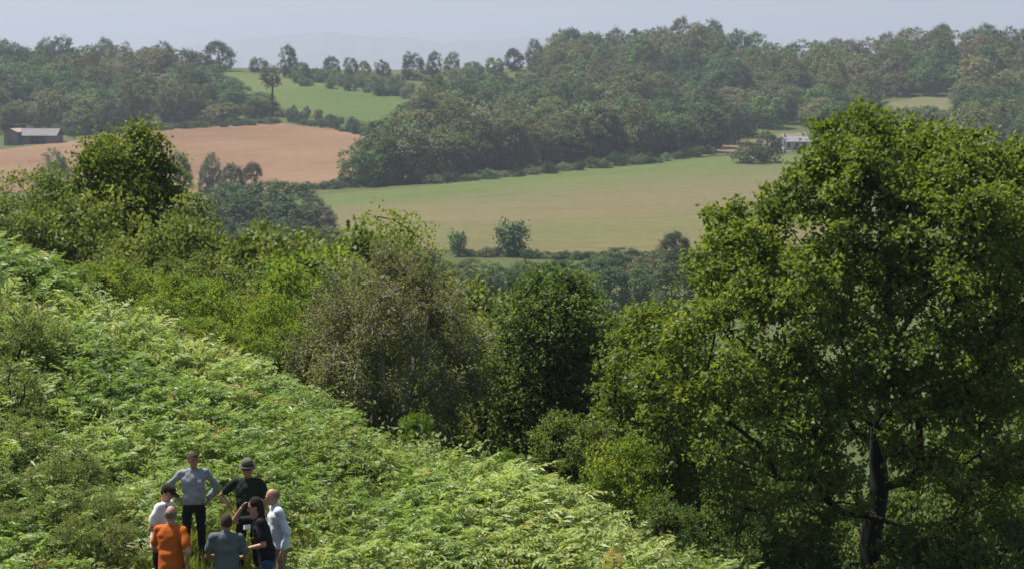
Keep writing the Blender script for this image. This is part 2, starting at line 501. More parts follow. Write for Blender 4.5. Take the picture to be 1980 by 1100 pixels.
def build_tree(seed, H, Rx, crown_lo=0.25, trunk_r=0.2, n_clump=60, per_clump=120, clump_r=0.6, leaf=(0.11, 0.075), flat=0.65, shell=0.55,
               lumps=6, trunk_top=0.72, sides=6, limbs=None, twig=0.0, up=0.55, tip_r=0.012, stems=1, top_bias=0.0, tint_spread=0.30, min_r=0.0, squash=1.0, tint_base=0.5,
               droop=0.0, min_draw=0.0, trunk_wob=0.05, lobes=None, rnd=0.75, outk=0.35, boxy=0.0, sprig=0):
    """returns (limb verts, faces), (leaf verts, tint). Trunk foot at the origin."""
    g = np.random.default_rng(seed)
    zc = H * (crown_lo + 1) / 2; Rz = H * (1 - crown_lo) / 2
    # uneven outline: lobes pull the crown out or in
    lob = unit(g.normal(size=(lumps, 3))); lobA = g.uniform(-0.24, 0.28, lumps)
    def crown_scale(d):
        c = np.clip(d @ lob.T, 0, 1) ** 4
        return 1 + c @ lobA
    d = unit(g.normal(size=(n_clump * 3, 3)))
    rr = g.uniform(0, 1, n_clump * 3)
    rr = shell * (0.78 + 0.22 * rr) + (1 - shell) * rr ** 0.5
    rr = np.where(g.uniform(size=len(rr)) < shell, 0.82 + 0.18 * g.uniform(size=len(rr)), rr)
    inner = np.array([max(Rx - clump_r * .7, 0.2 * Rx), max(Rx * squash - clump_r * .7, .2 * Rx), max(Rz - clump_r * .5, .2 * Rz)])
    if boxy:
        d = d * np.where(d[:, 2] < 0, np.clip(1 - d[:, 2] ** 2, .02, 1) ** (-boxy), 1.0)[:, None] ** np.array([1, 1, 0])
    cen = d * inner * (rr * crown_scale(unit(d)))[:, None] + np.array([0, 0, zc])
    if lobes is not None:
        lb = np.array(lobes, float); vol = lb[:, 3] ** 2
        pick = g.choice(len(lb), n_clump * 3, p=vol / vol.sum())
        cen = lb[pick, :3] + unit(g.normal(size=(len(pick), 3)) + np.array([0, 0, .25])) * (lb[pick, 3] * (0.45 + 0.55 * g.uniform(size=len(pick)) ** .5))[:, None]
    if top_bias:
        keep = g.uniform(size=len(cen)) < (1 - top_bias) + top_bias * np.clip((cen[:, 2] - H * crown_lo) / (H * (1 - crown_lo)), 0, 1)
        cen = cen[keep]
    cen = cen[cen[:, 2] > 0.03 * H][:n_clump]
    # thin out clumps that sit on top of each other
    ok = []
    for i, c in enumerate(cen):
        if all(np.linalg.norm(c - cen[k]) > clump_r * 0.55 for k in ok): ok.append(i)
    cen = cen[ok]
    # limbs
    nodes = []; par = []
    def add(p, k):
        nodes.append(np.array(p, float)); par.append(k); return len(nodes) - 1
    for s in range(stems):
        base = np.array([g.normal() * .1 * Rx * (stems > 1), g.normal() * .1 * Rx * (stems > 1), 0])
        lean = np.array([g.normal() * (.03 + .28 * (stems > 1)) * Rx, g.normal() * (.03 + .28 * (stems > 1)) * Rx, 0])
        k = add(base, -1)
        wob = g.normal(size=(8, 2)).cumsum(0) * trunk_wob * Rx * 0.4
        for q in range(1, 9):
            f = q / 8
            k = add(base + lean * f ** 1.3 + np.array([wob[q - 1, 0], wob[q - 1, 1], H * trunk_top * f]), k)
    for lb in (limbs or []):
        pts = np.array(lb, float)
        nn = np.array(nodes)
        k = int(np.argmin(np.linalg.norm(nn - pts[0], axis=1)))
        for p, q in zip(pts[:-1], pts[1:]):
            m = max(2, int(np.linalg.norm(q - p) / (0.06 * H)))
            for e in range(1, m + 1):
                k = add(p + (q - p) * e / m + g.normal(size=3) * 0.008 * H, k)
    order = np.argsort(np.linalg.norm((cen - np.array([0, 0, H * .35])) * np.array([1, 1, .7]), axis=1))
    step = 0.075 * H
    for ci in order:
        c = cen[ci]
        nn = np.array(nodes)
        dv = c - nn
        dist = np.linalg.norm(dv, axis=1)
        cost = dist + 0.9 * np.clip(-dv[:, 2], 0, None) + 0.35 * np.clip(0.16 * H - nn[:, 2], 0, None) * 4
        k = int(np.argmin(cost))
        p0 = nn[k]; L = dist[k]
        m = max(1, int(round(L / step)))
        sag = np.array([0, 0, 0.10 * L]) * g.uniform(0.2, 1.2)
        for e in range(1, m + 1):
            f = e / m
            p = p0 + (c - p0) * f + sag * math.sin(math.pi * f) + g.normal(size=3) * 0.012 * H * (f < 1)
            k = add(p, k)
    nodes = np.array(nodes); par = np.array(par)
    load = np.zeros(len(nodes)); kids = [[] for _ in nodes]
    for i, p in enumerate(par):
        if p >= 0: kids[p].append(i)
    load[[i for i in range(len(nodes)) if not kids[i]]] = 1
    for i in range(len(nodes) - 1, -1, -1):
        if par[i] >= 0: load[par[i]] += load[i]
    rad = np.maximum(tip_r, trunk_r * (load / max(load[0], 1)) ** 0.5)
    for i in range(len(nodes)):     # flare at the foot
        if nodes[i][2] < 0.06 * H: rad[i] *= 1.25
    VV, FF, off = [], [], 0
    done = set()
    for i in range(len(nodes)):
        if par[i] >= 0 and kids[par[i]] and max(kids[par[i]], key=lambda q: load[q]) == i: continue
        chain = ([par[i]] if par[i] >= 0 else []) + [i]
        k = i
        while kids[k]:
            k = max(kids[k], key=lambda q: load[q]); chain.append(k)
        if len(chain) < 2: continue
        r = rad[chain].copy()
        if par[i] >= 0: r[0] = min(r[0], r[1] * 1.25)
        if r.max() < min_draw: continue
        v, f = tube(nodes[chain], r, sides)
        VV.append(v); FF.append(f + off); off += len(v)
    # leaves
    nC = len(cen)
    cr = clump_r * g.uniform(0.7, 1.25, nC)
    cnt = np.maximum(6, (per_clump * (cr / clump_r) ** 2 * g.uniform(0.7, 1.2, nC)).astype(int))
    idx = np.repeat(np.arange(nC), cnt); n = len(idx)
    e = unit(g.normal(size=(n, 3))) * (g.uniform(0, 1, n) ** 0.42)[:, None]
    if sprig:       # leaves sit together on twig ends
        lead = (np.arange(n) // sprig) * sprig
        e = e[lead] + g.normal(size=(n, 3)) * (0.55 * leaf[0] / clump_r)
        idx = idx[lead]
    off3 = e * cr[idx][:, None] * np.array([1, 1, flat])
    # clumps break into sprays
    spray = np.repeat(unit(g.normal(size=(nC, 3))), cnt, 0)
    P = cen[idx] + off3 * (1 + 0.35 * np.sin(7 * (e * spray).sum(1) + idx))[:, None]
    if twig > 0:
        q = g.choice(n, int(nC * twig), replace=False)
        for a in q:
            c = cen[idx[a]]
            v, f = tube([c - np.array([0, 0, .1 * cr[idx[a]]]), (c + P[a]) / 2 + g.normal(size=3) * .03, P[a]], [tip_r, tip_r * .7, tip_r * .3], 3)
            VV.append(v); FF.append(f + off); off += len(v)
    outw = unit(P - np.array([0, 0, zc * .8]))
    D = unit(g.normal(size=(n, 3)) + 0.7 * outw + np.array([0, 0, -0.25 - droop]))
    Nn = unit(g.normal(size=(n, 3)) * rnd + np.array([0, 0, up]) + outk * outw)
    L = leaf[0] * g.uniform(0.7, 1.3, n); W = leaf[1] * g.uniform(0.75, 1.25, n)
    ok = P[:, 2] > 0.02
    P, D, Nn, L, W, idx = P[ok], D[ok], Nn[ok], L[ok], W[ok], idx[ok]; n = len(P)
    LV = leaf_quads(P, D, Nn, L, W)
    ct = g.normal(size=nC) * tint_spread * 0.5
    tint = np.clip(tint_base + ct[idx] + g.normal(size=n) * tint_spread * 0.6, 0, 1)
    return (np.concatenate(VV), np.concatenate(FF)), (LV, np.repeat(tint, 4))

def tree_meshes(name, **kw):
    (tv, tf), (lv, tt) = build_tree(**kw)
    lm = np_mesh(name + '_crown', lv, quads_idx(len(lv) // 4), tint=tt)
    tm = np_mesh(name + '_trunk', tv, tf, smooth=True)
    return tm, lm

def plant(name, meshes, loc, rz, scale, bark, leafm, label, cat, group=None, color=None, crown='crown', stem='trunk'):
    root = empty(name, loc, rz)
    root.scale = scale
    tag(root, label, cat, group)
    tm, lm = meshes
    if not tm.materials: tm.materials.append(bark)
    if not lm.materials: lm.materials.append(leafm)
    a = link(stem, tm, root); b = link(crown, lm, root)
    if color is not None:
        a.color = (1, 1, 1, 1); b.color = (*color, 1)
    return root


# ------------------------------------------------------------------ bracken on the near slope
PEOPLE_AT = {'A': (368, 34.75), 'D': (474, 34.55), 'B': (302, 33.55), 'C': (322, 32.65), 'E': (431, 32.7), 'F': (510, 33.2), 'G': (536, 33.75)}
people_xy = {k: ((p - 990) / FPX * d, d) for k, (p, d) in PEOPLE_AT.items()}

def frond_template(seed, pairs=11):
    g = np.random.default_rng(seed)
    st = g.uniform(0.30, 0.42); bl = 0.72
    # rachis: bare stalk rising, blade arching over
    ts = np.linspace(0, 1, 13)
    a0, a1 = R(62 + g.uniform(-8, 8)), R(-18 + g.uniform(-14, 14))
    angs = a0 + (a1 - a0) * ts ** 0.8
    seg = bl / 12
    path = [np.array([0, 0, 0]), np.array([st * 0.16, 0, st])]
    for k in range(12):
        path.append(path[-1] + seg * np.array([math.cos(angs[k]), 0.02 * math.sin(k), math.sin(angs[k])]))
    path = np.array(path)
    Vs = []
    # stalk and rachis as thin ribbons
    for w, ax in ((0.006, np.array([0, 1, 0])),):
        for k in range(0, 13, 3):
            p, q = path[k], path[min(k + 3, 13)]
            Vs.append(np.array([p - ax * w, q - ax * w * .7, q + ax * w * .7, p + ax * w]))
    for k in range(pairs):
        f = (k + 0.3) / pairs
        pos = 1 + f * 12
        i = int(pos); fr = pos - i
        p = path[i] * (1 - fr) + path[min(i + 1, 13)] * fr
        T = unit(path[min(i + 1, 13)] - path[i])
        up = np.array([-T[2], 0, T[0]])
        ln = (0.30 * (1 - f) ** 0.75 + 0.02) * g.uniform(.85, 1.1)
        for s in (-1, 1):
            D = unit(np.array([0, s, 0]) * 1.0 + T * (0.35 + 0.5 * f) + up * g.uniform(-0.55, 0.25) + 0.15 * g.normal(size=3))
            Nn = unit(up + 0.6 * g.normal(size=3))
            wd = 0.052 * (1 - 0.45 * f) * g.uniform(.9, 1.1)
            Vs.append(leaf_quads(p[None], D[None], Nn[None], np.array([ln]), np.array([wd]), 0.25).reshape(4, 3))
    return np.concatenate(Vs)

def scatter_fronds(pos, yaw, tilt, scl, templ, tints):
    """pos n,3 ; every frond a rotated, scaled copy of one of the templates"""
    V, T = [], []
    for t_i, tv in enumerate(templ):
        sel = np.arange(len(pos)) % len(templ) == t_i
        p, y, tl, s, tt = pos[sel], yaw[sel], tilt[sel], scl[sel], tints[sel]
        cy, sy, ct, stl = np.cos(y), np.sin(y), np.cos(tl), np.sin(tl)
        x = tv[None, :, 0] * ct[:, None] + tv[None, :, 2] * stl[:, None]
        z = -tv[None, :, 0] * stl[:, None] + tv[None, :, 2] * ct[:, None]
        yv = np.broadcast_to(tv[None, :, 1], x.shape)
        X = x * cy[:, None] - yv * sy[:, None]; Y = x * sy[:, None] + yv * cy[:, None]
        W = np.stack([X, Y, z], 2) * s[:, None, None] + p[:, None]
        V.append(W.reshape(-1, 3)); T.append(np.repeat(tt, tv.shape[0]))
    return np.concatenate(V), np.concatenate(T)

def in_view(x, y, z, mx=90, my=120):
    px = px_of(x, y, z); py = row_of(y, z)
    return (px > -mx) & (px < 1980 + mx) & (py < 1100 + my) & (py > -60)

GC = np.mean([people_xy[k] for k in people_xy], axis=0)
def clear_of_people(x, y, grow=0.0):
    """1 in bracken, 0 on the trodden grass where the group stands"""
    e = ((x - GC[0]) / (0.8 + grow)) ** 2 + ((y - GC[1]) / (0.95 + grow)) ** 2
    keep = e > 1 + 0.5 * (vnoise(x * 1.7, y * 1.7, 12) - .5)
    # trodden way leading up between the two men at the back
    wx = (420 - 990) / FPX * y + 0.05 * (y - 34.5)
    lane = (np.abs(x - wx) < 0.26) & (y > 33.4) & (y < 37.2)
    keep &= ~lane
    for k, (a, b) in people_xy.items():
        keep &= np.hypot(x - a, y - b) > 0.34
        # the front men hide nothing behind tall fern: keep stems off the line of sight to their backs
        keep &= ~((np.abs(x - a * y / b) < 0.30) & (y < b) & (y > b - 1.3))
    return keep

def bracken():
    n = 80000
    x = rng.uniform(-12.5, 6.5, n); y = rng.uniform(31.2, 52, n)
    s = edge_s(x, y)
    z = ground(x, y)
    dens = 0.36 + 1.45 * (vnoise(x * 0.9, y * 0.9, 21) - .38) + 0.8 * (vnoise(x * 2.3, y * 2.3, 22) - .5)
    ok = (s < 0.55 + 0.5 * (vnoise(x * .9, y * .9, 4) - .5)) & (rng.uniform(size=n) < np.clip(dens, 0.03, 1)) & in_view(x, y, z) & clear_of_people(x, y)
    x, y, z = x[ok], y[ok], z[ok]
    n = len(x)
    big = vnoise(x * 0.35, y * 0.35, 8)
    scl = (0.46 + 0.60 * rng.uniform(size=n) ** 1.4) * (0.66 + 0.66 * big)
    e = ((x - GC[0]) / 2.3) ** 2 + ((y - GC[1]) / 2.8) ** 2
    scl *= 0.72 + 0.28 * np.clip(e, 0, 1)
    # fronds lean with the slope and a light breeze, all around but mostly downhill to the right and to the viewer
    yaw = np.where(rng.uniform(size=n) < .55, rng.normal(-0.7, 0.9, n), rng.uniform(-3.14, 3.14, n))
    tilt = rng.normal(0.02, 0.38, n)
    tint = np.clip(0.44 + 0.85 * (vnoise(x * .55, y * .55, 31) - .5) + rng.normal(size=n) * 0.17, 0, 0.93)
    rust = rng.uniform(size=n) < 0.035 * (0.4 + 2.0 * (vnoise(x * .8, y * .8, 33) > .62))
    tint[rust] = rng.uniform(0.95, 1.0, rust.sum())
    V, T = scatter_fronds(np.stack([x, y, z - 0.03], 1), yaw, tilt, scl, [frond_template(s_, 9 + s_ % 3) for s_ in range(10)], tint)
    o = link('bracken', np_mesh('bracken', V, quads_idx(len(V) // 4), tint=T), None, M['fern'])
    tag(o, 'dense pale green bracken covering the near slope', 'bracken', kind='stuff')
    print('fronds', n)
bracken()

def grass():
    n = 52000
    x = np.concatenate([rng.normal(GC[0], 1.3, n // 2), rng.uniform(-12, 6, n - n // 2)])
    y = np.concatenate([rng.normal(GC[1] + .6, 1.7, n // 2), rng.uniform(32, 49, n - n // 2)])
    z = ground(x, y)
    ok = in_view(x, y, z) & (edge_s(x, y) < 0.8)
    x, y, z = x[ok], y[ok], z[ok]; n = len(x)
    D = unit(rng.normal(size=(n, 3)) * 0.38 + np.array([0.05, -0.05, 1.0]))
    L = rng.uniform(0.12, 0.36, n) * (0.7 + 0.6 * vnoise(x * 1.2, y * 1.2, 41)); W = rng.uniform(0.010, 0.02, n)
    Nn = unit(rng.normal(size=(n, 3)) * np.array([1, 1, .1]))
    V = leaf_quads(np.stack([x, y, z - .02], 1), D, Nn, L, W, 0.1)
    T = np.clip(0.5 + rng.normal(size=n) * .25 + .4 * (vnoise(x, y, 42) - .5), 0, 1)
    o = link('grass', np_mesh('grass', V, quads_idx(n), tint=np.repeat(T, 4)), None, M['grass'])
    tag(o, 'tufts of pale grass between the bracken and underfoot', 'grass', kind='stuff')
grass()

def undergrowth():
    # nettles, bramble runners and seedlings mixed through the bracken
    n = 3600
    x = rng.uniform(-12.5, 6.5, n); y = rng.uniform(31.2, 50, n)
    z = ground(x, y)
    ok = in_view(x, y, z) & (edge_s(x, y) < 0.9) & clear_of_people(x, y) & (rng.uniform(size=n) < 0.25 + 0.75 * (vnoise(x * .7, y * .7, 61) > .5))
    x, y, z = x[ok], y[ok], z[ok]; m = len(x)
    cnt = rng.integers(14, 34, m); idx = np.repeat(np.arange(m), cnt); k = len(idx)
    hgt = rng.uniform(.35, .95, m) * (0.75 + .5 * vnoise(x * .35, y * .35, 8))
    t = rng.uniform(0.25, 1, k)
    P = np.stack([x[idx] + rng.normal(size=k) * .13, y[idx] + rng.normal(size=k) * .13, z[idx] + hgt[idx] * t], 1)
    D = unit(rng.normal(size=(k, 3)) + np.array([0, 0, -.1])); Nn = unit(rng.normal(size=(k, 3)) * .6 + np.array([0, 0, .8]))
    V = leaf_quads(P, D, Nn, rng.uniform(.06, .13, k), rng.uniform(.035, .075, k), .2)
    T = np.clip(.5 + rng.normal(size=m)[idx] * .2 + rng.normal(size=k) * .14, 0, .97)
    o = link('undergrowth', np_mesh('undergrowth', V, quads_idx(k), tint=np.repeat(T, 4)), None, M['bramble'])
    tag(o, 'broad-leaved undergrowth mixed through the bracken', 'undergrowth', kind='stuff')
undergrowth()

# ------------------------------------------------------------------ near trees and bushes
KD = 0.8            # distances below are given in steps of 0.8 m
def spot(px, d):
    d = d * KD
    x = (px - 990) / FPX * d
    # refine for the pitch of the view
    z = gz(x, d)
    x = (px - 990) / FPX * (d * math.cos(PITCH) - z * math.sin(PITCH))
    return x, d, gz(x, d)

def height_to(row, x, d, z):
    return ray(990, row)[2] * d - z

def rel(px, row, dd, d, base):
    """a photo point at the tree's own distance (plus dd) as an offset from its foot"""
    rx, _, rz = ray(px, row)
    return (rx * (d + dd) - base[0], dd, rz * (d + dd) - base[2])

# the big oak
ob = spot(1706, 52.0)
od = ob[1]
oH = height_to(205, *ob[:2], ob[2])
oak_limbs = [
    [rel(1706, 900, 0.00, od, ob), rel(1728, 660, -0.16, od, ob), rel(1800, 575, -0.40, od, ob), rel(1868, 490, -0.64, od, ob), rel(1930, 430, -0.72, od, ob)],
    [rel(1722, 680, -0.08, od, ob), rel(1730, 560, -0.32, od, ob), rel(1738, 400, -0.48, od, ob), rel(1765, 330, -0.48, od, ob)],
    [rel(1700, 860, 0.00, od, ob), rel(1668, 660, 0.24, od, ob), rel(1642, 520, 0.16, od, ob), rel(1622, 400, 0.08, od, ob), rel(1600, 340, 0.00, od, ob)],
    [rel(1668, 680, 0.16, od, ob), rel(1560, 600, -0.80, od, ob), rel(1530, 540, -1.04, od, ob)],
    [rel(1704, 840, 0.00, od, ob), rel(1600, 740, -0.96, od, ob), rel(1480, 700, -1.44, od, ob), rel(1400, 640, -1.60, od, ob)],
    [rel(1704, 800, 0.00, od, ob), rel(1800, 740, -1.04, od, ob), rel(1960, 690, -1.60, od, ob)],
    [rel(1706, 1010, 0.00, od, ob), rel(1640, 985, -0.64, od, ob), rel(1560, 930, -1.28, od, ob), rel(1440, 900, -1.60, od, ob)],
    [rel(1704, 940, 0.00, od, ob), rel(1790, 930, -0.80, od, ob), rel(1900, 880, -1.28, od, ob)],
    [rel(1704, 840, 0.00, od, ob), rel(1690, 700, 1.12, od, ob), rel(1720, 500, 2.08, od, ob)],
]
LB = [(1745, 480, -1.7, 85), (1660, 500, -1.8, 80), (1800, 510, -1.7, 70), (1500, 415, .3, 60), (1420, 435, .3, 55), (1600, 300, 0, 85), (1680, 290, -.5, 90), (1640, 290, 1.2, 90), (1740, 300, .6, 90), (1750, 360, -.8, 95), (1640, 360, -1.2, 95), (1860, 360, -.9, 95), (1800, 320, 0, 90), (1895, 335, 0, 95), (1990, 345, .5, 95), (1715, 760, -2.2, 70), (1740, 690, -2.0, 60), (1465, 440, 0, 80), (1385, 460, -.4, 65),
      (1580, 415, -1.2, 100), (1700, 420, -1.6, 110), (1850, 430, -1.6, 110), (1990, 450, -1.2, 110), (1440, 530, -.8, 110), (1375, 530, .8, 65), (1560, 560, -2, 110), (1700, 560, 2, 120),
      (1860, 580, -2.1, 120), (1990, 580, -1.6, 110), (1480, 660, -1.8, 120), (1360, 660, -.8, 90), (1300, 750, -.8, 90), (1620, 700, -2.4, 115), (1780, 720, -2.4, 110), (1930, 710, -2, 120),
      (1400, 800, -1.6, 110), (1290, 860, -.8, 80), (1530, 820, -2.2, 115), (1680, 790, 2, 110), (1850, 840, -2, 110), (1980, 850, -1.6, 110), (1450, 930, -1.4, 85), (1590, 915, -1.6, 75),
      (1800, 930, -1.2, 75), (1930, 960, -1.6, 85), (1640, 965, -1.2, 55), (1765, 1010, -1.2, 60), (1700, 870, -1.8, 50), (1850, 1040, -1.4, 70), (1560, 1040, -1.2, 70), (1500, 500, 2, 120), (1900, 500, 2, 120), (1600, 650, 2.4, 120), (1850, 700, 2.4, 110), (1450, 720, 1.6, 100)]
oak_lobes = [(*rel(a, b_, c, od, ob), (r_ - 12) / FPX * od) for (a, b_, c, r_) in LB]
oak_m = tree_meshes('oak', seed=11, H=oH, Rx=4.1, crown_lo=0.06, trunk_r=0.185, n_clump=800, per_clump=195, clump_r=0.37, leaf=(0.094, 0.062), flat=0.62, shell=0.5,
                    lumps=12, trunk_top=0.42, trunk_wob=.05, sides=8, limbs=oak_limbs, twig=4, sprig=6, up=0.6, tip_r=0.012, lobes=oak_lobes)
plant('oak_tree', oak_m, ob, 0, (1, 1, 1), M['bark'], M['oak'], 'large spreading oak with dark trunk and limbs standing below the bracken slope', 'tree')

def free_tree(name, label, px, top, hw, d, mat, seed, leafs=1.0, cat='tree', group=None, lobes_px=None, **kw):
    b = spot(px, d)
    H = max(1.2, height_to(top, *b[:2], b[2]))
    Rx = hw / FPX * b[1]
    a = dict(crown_lo=0.12, trunk_r=0.012 * H + .03, n_clump=int(110 * leafs), per_clump=130, clump_r=0.45, leaf=(0.085, 0.055), shell=.55, lumps=11, sprig=5)
    a.update(kw)
    if lobes_px: a['lobes'] = [(*rel(u, v, w, b[1], b), r_ / FPX * b[1]) for (u, v, w, r_) in lobes_px]
    ms = tree_meshes(name, seed=seed, H=H, Rx=Rx, **a)
    print(name, label, 'H=%.1f R=%.1f base=%.1f' % (H, Rx, b[2]), len(ms[1].polygons))
    return plant(name, ms, b, 0, (1, 1, 1), kw.get('bark', M['bark']), M[mat], label, cat, group)

b = spot(745, 57); 
wd_ = b[1]
WLB = [(640, 610, .2, 60), (615, 700, 0, 70), (600, 780, 0, 55), (690, 560, -.2, 65), (745, 520, 0, 50), (810, 530, .2, 60), (865, 590, 0, 65), (905, 670, 0, 55), (760, 630, -.7, 85), (680, 740, -.7, 85), (810, 740, -.8, 85),
       (890, 770, -.2, 60), (740, 830, -.6, 60), (840, 840, -.5, 50), (700, 640, .8, 80), (830, 650, .8, 80)]
wl = tree_meshes('willow', seed=5, H=height_to(478, *b[:2], b[2]), Rx=1.95, crown_lo=0.02, trunk_r=0.07, n_clump=270, per_clump=230, clump_r=0.34, leaf=(0.075, 0.026), flat=1.1,
                 shell=.5, trunk_top=.7, stems=7, twig=7, up=.2, tip_r=0.008, tint_spread=.34, sides=5, sprig=5, lobes=[(*rel(a, b_, c, wd_, b), (r_ - 8) / FPX * wd_) for (a, b_, c, r_) in WLB])
plant('willow_bush', wl, b, 0, (1, 1, 1), M['pale_bark'], M['willow'], 'grey-olive sallow bush with whitish bare branches behind the bracken edge', 'bush')

free_tree('oak_tree', 'dark green small oak with black trunk between the sallow bush and big oak', 1065, 492, 150, 60, 'dark_oak', 21, 1.5, n_clump=200, per_clump=230, clump_r=.45, crown_lo=.14, trunk_r=.2, twig=4, limbs=None)
free_tree('field_maple', 'light green bushy tree leaning against the big oak', 1262, 535, 120, 56.5, 'oak', 22, 1.2, n_clump=170, per_clump=210, clump_r=.42, crown_lo=.1, twig=3)
free_tree('broadleaf_tree', 'yellow-green bushy tree rising behind the sallow bush', 765, 418, 120, 74, 'yellow_bush', 23, 1.2, n_clump=150, per_clump=150, clump_r=.5, crown_lo=.1, top_bias=.3)
free_tree('broadleaf_tree', 'tallest green tree at the end of the hedge, seen against the ploughed field', 248, 236, 108, 78, 'oak', 24, 1.2, n_clump=240, per_clump=240, leaf=(.10, .07), clump_r=.42, crown_lo=.05, flat=.9,
          lobes_px=[(202, 285, 0, 28), (275, 280, 0, 34), (240, 320, -.4, 50), (300, 335, 0, 36), (190, 345, 0, 42), (250, 395, -.6, 62), (308, 400, 0, 42), (175, 425, 0, 55), (262, 455, -.5, 55), (235, 350, .8, 55)])
free_tree('broadleaf_tree', 'olive green rounded tree beside the tallest hedge tree', 85, 268, 150, 80, 'olive_bush', 25, 1.2, n_clump=170, per_clump=150, clump_r=.52, crown_lo=.05)
free_tree('broadleaf_tree', 'dark green tree pressed against the tallest hedge tree, a little lower', 120, 300, 92, 79, 'dark_oak', 28, 1.0, n_clump=130, per_clump=170, clump_r=.5, crown_lo=.0, boxy=.2)
free_tree('broadleaf_tree', 'olive thin-topped tree in the hedge behind the yellow bushes', 372, 372, 66, 76, 'olive_bush', 26, 1.0, n_clump=110, per_clump=140, clump_r=.42, crown_lo=.05)
free_tree('broadleaf_tree', 'tree with sunlit yellowish crown behind the big oak', 2020, 285, 210, 62, 'oak', 27, 1.4, n_clump=260, per_clump=170, clump_r=.65, crown_lo=.12, trunk_r=.25)

# bushes along the far side of the bracken, copies of a few real bushes
bush_src = {}
def bush_proto(kind, seed, **kw):
    a = dict(H=3.0, Rx=1.7, crown_lo=0.0, trunk_r=.05, n_clump=80, per_clump=150, clump_r=.37, leaf=(.095, .065), stems=4, trunk_top=.55, shell=.55, lumps=8, top_bias=.35, sides=5, tip_r=.008, twig=1, sprig=5)
    a.update(kw)
    return tree_meshes(kind, seed=seed, **a)
protos = {'y1': ('yellow_bush', bush_proto('hedge_bush', 31)), 'y2': ('yellow_bush', bush_proto('hedge_bush', 32)), 'o1': ('olive_bush', bush_proto('hedge_bush', 33)),
          'o2': ('olive_bush', bush_proto('hedge_bush', 34, flat=.8)), 'd1': ('dark_oak', bush_proto('hedge_bush', 35)), 'f1': ('fresh_bush', bush_proto('hedge_bush', 36, n_clump=50)),
          'b1': ('bramble', bush_proto('bramble', 37, leaf=(.075, .05), n_clump=70, per_clump=170, clump_r=.4, top_bias=.5)),
          'b2': ('bramble', bush_proto('bramble', 38, leaf=(.07, .045), n_clump=70, per_clump=170, clump_r=.38, top_bias=.5))}
def bush(name, kind, px, top, hw, d, label, group=None, minh=0.7, rz=None):
    mat, ms = protos[kind]
    b = spot(px, d)
    H = max(minh, height_to(top, *b[:2], b[2]))
    w = max(hw / FPX * b[1] / 1.7, H / 3.0 / 1.25)
    r = random.uniform(0, 6.28) if rz is None else rz
    return plant(name, ms, b, r, (w, w, H / 3.0), M['bark'], M[mat], label, 'bush', group)

YG = 'yellow-green bushes along the bracken edge'
OG = 'olive bushes in the hedge behind the yellow bushes'
yl = 'yellow-green leafy bush in the row along the upper bracken edge'
ol = 'olive-green bush in the thick hedge behind the yellow-green row'
yrow, orow, brow = [], [], []
for (k, px, top, hw, d) in [('y1', 150, 508, 90, 63), ('y2', 255, 500, 95, 64), ('y1', 350, 528, 90, 62), ('y2', 440, 545, 90, 60.5), ('y1', 530, 560, 80, 59),
                            ('y2', 495, 640, 70, 57), ('y1', 400, 610, 75, 58.5), ('y2', 300, 570, 70, 60.5), ('y1', 570, 620, 60, 57.5), ('y2', 560, 500, 85, 64), ('y1', 640, 470, 80, 66), ('y2', 60, 470, 80, 66)]:
    yrow.append((px, bush('hedge_bush', k, px, top, hw, d, yl, YG), d < 61))
for (k, px, top, hw, d) in [('o1', 30, 385, 100, 73), ('o2', 150, 345, 105, 75), ('o1', 290, 415, 95, 72), ('o2', 330, 400, 80, 74), ('o1', 430, 415, 95, 71), ('o2', 520, 428, 90, 70), ('o1', 590, 425, 85, 72),
                            ('o2', 450, 490, 85, 66), ('o1', 360, 480, 80, 67), ('o2', 200, 470, 80, 69), ('o1', 680, 425, 80, 72), ('o2', 900, 500, 85, 68), ('o1', 945, 560, 70, 62)]:
    orow.append((px, bush('hedge_bush', k, px, top, hw, d, ol, OG), px > 800))
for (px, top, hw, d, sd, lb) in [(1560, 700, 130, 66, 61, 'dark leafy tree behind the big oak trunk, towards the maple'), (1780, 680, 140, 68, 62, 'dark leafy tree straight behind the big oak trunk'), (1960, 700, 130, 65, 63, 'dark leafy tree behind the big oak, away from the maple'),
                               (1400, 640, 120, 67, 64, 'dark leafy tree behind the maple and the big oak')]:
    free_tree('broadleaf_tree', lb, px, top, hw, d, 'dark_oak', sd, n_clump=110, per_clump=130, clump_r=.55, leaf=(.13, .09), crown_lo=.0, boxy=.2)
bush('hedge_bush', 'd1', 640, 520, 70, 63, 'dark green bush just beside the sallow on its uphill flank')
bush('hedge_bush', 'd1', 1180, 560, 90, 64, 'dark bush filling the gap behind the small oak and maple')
bush('hedge_bush', 'f1', 980, 862, 38, 50.5, 'small bright green bush at the bracken edge under the small oak', minh=.5)
bush('hedge_bush', 'f1', 805, 790, 40, 53.5, 'small bright green shoot bush at the foot of the sallow', minh=.5)
bush('hedge_bush', 'o1', 1120, 790, 75, 52, 'olive bush at the bracken edge between small oak and big oak')
bush('hedge_bush', 'y2', 1200, 830, 85, 50.5, 'sunlit yellowish bush pressed against the big oak at the bracken edge')
bush('hedge_bush', 'o2', 1030, 905, 50, 49.6, 'low brownish bush beside the small bright green bush', minh=.5)
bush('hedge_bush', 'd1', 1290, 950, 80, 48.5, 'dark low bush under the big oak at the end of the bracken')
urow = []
UG = 'dark undergrowth bushes in the shade of the big oak'
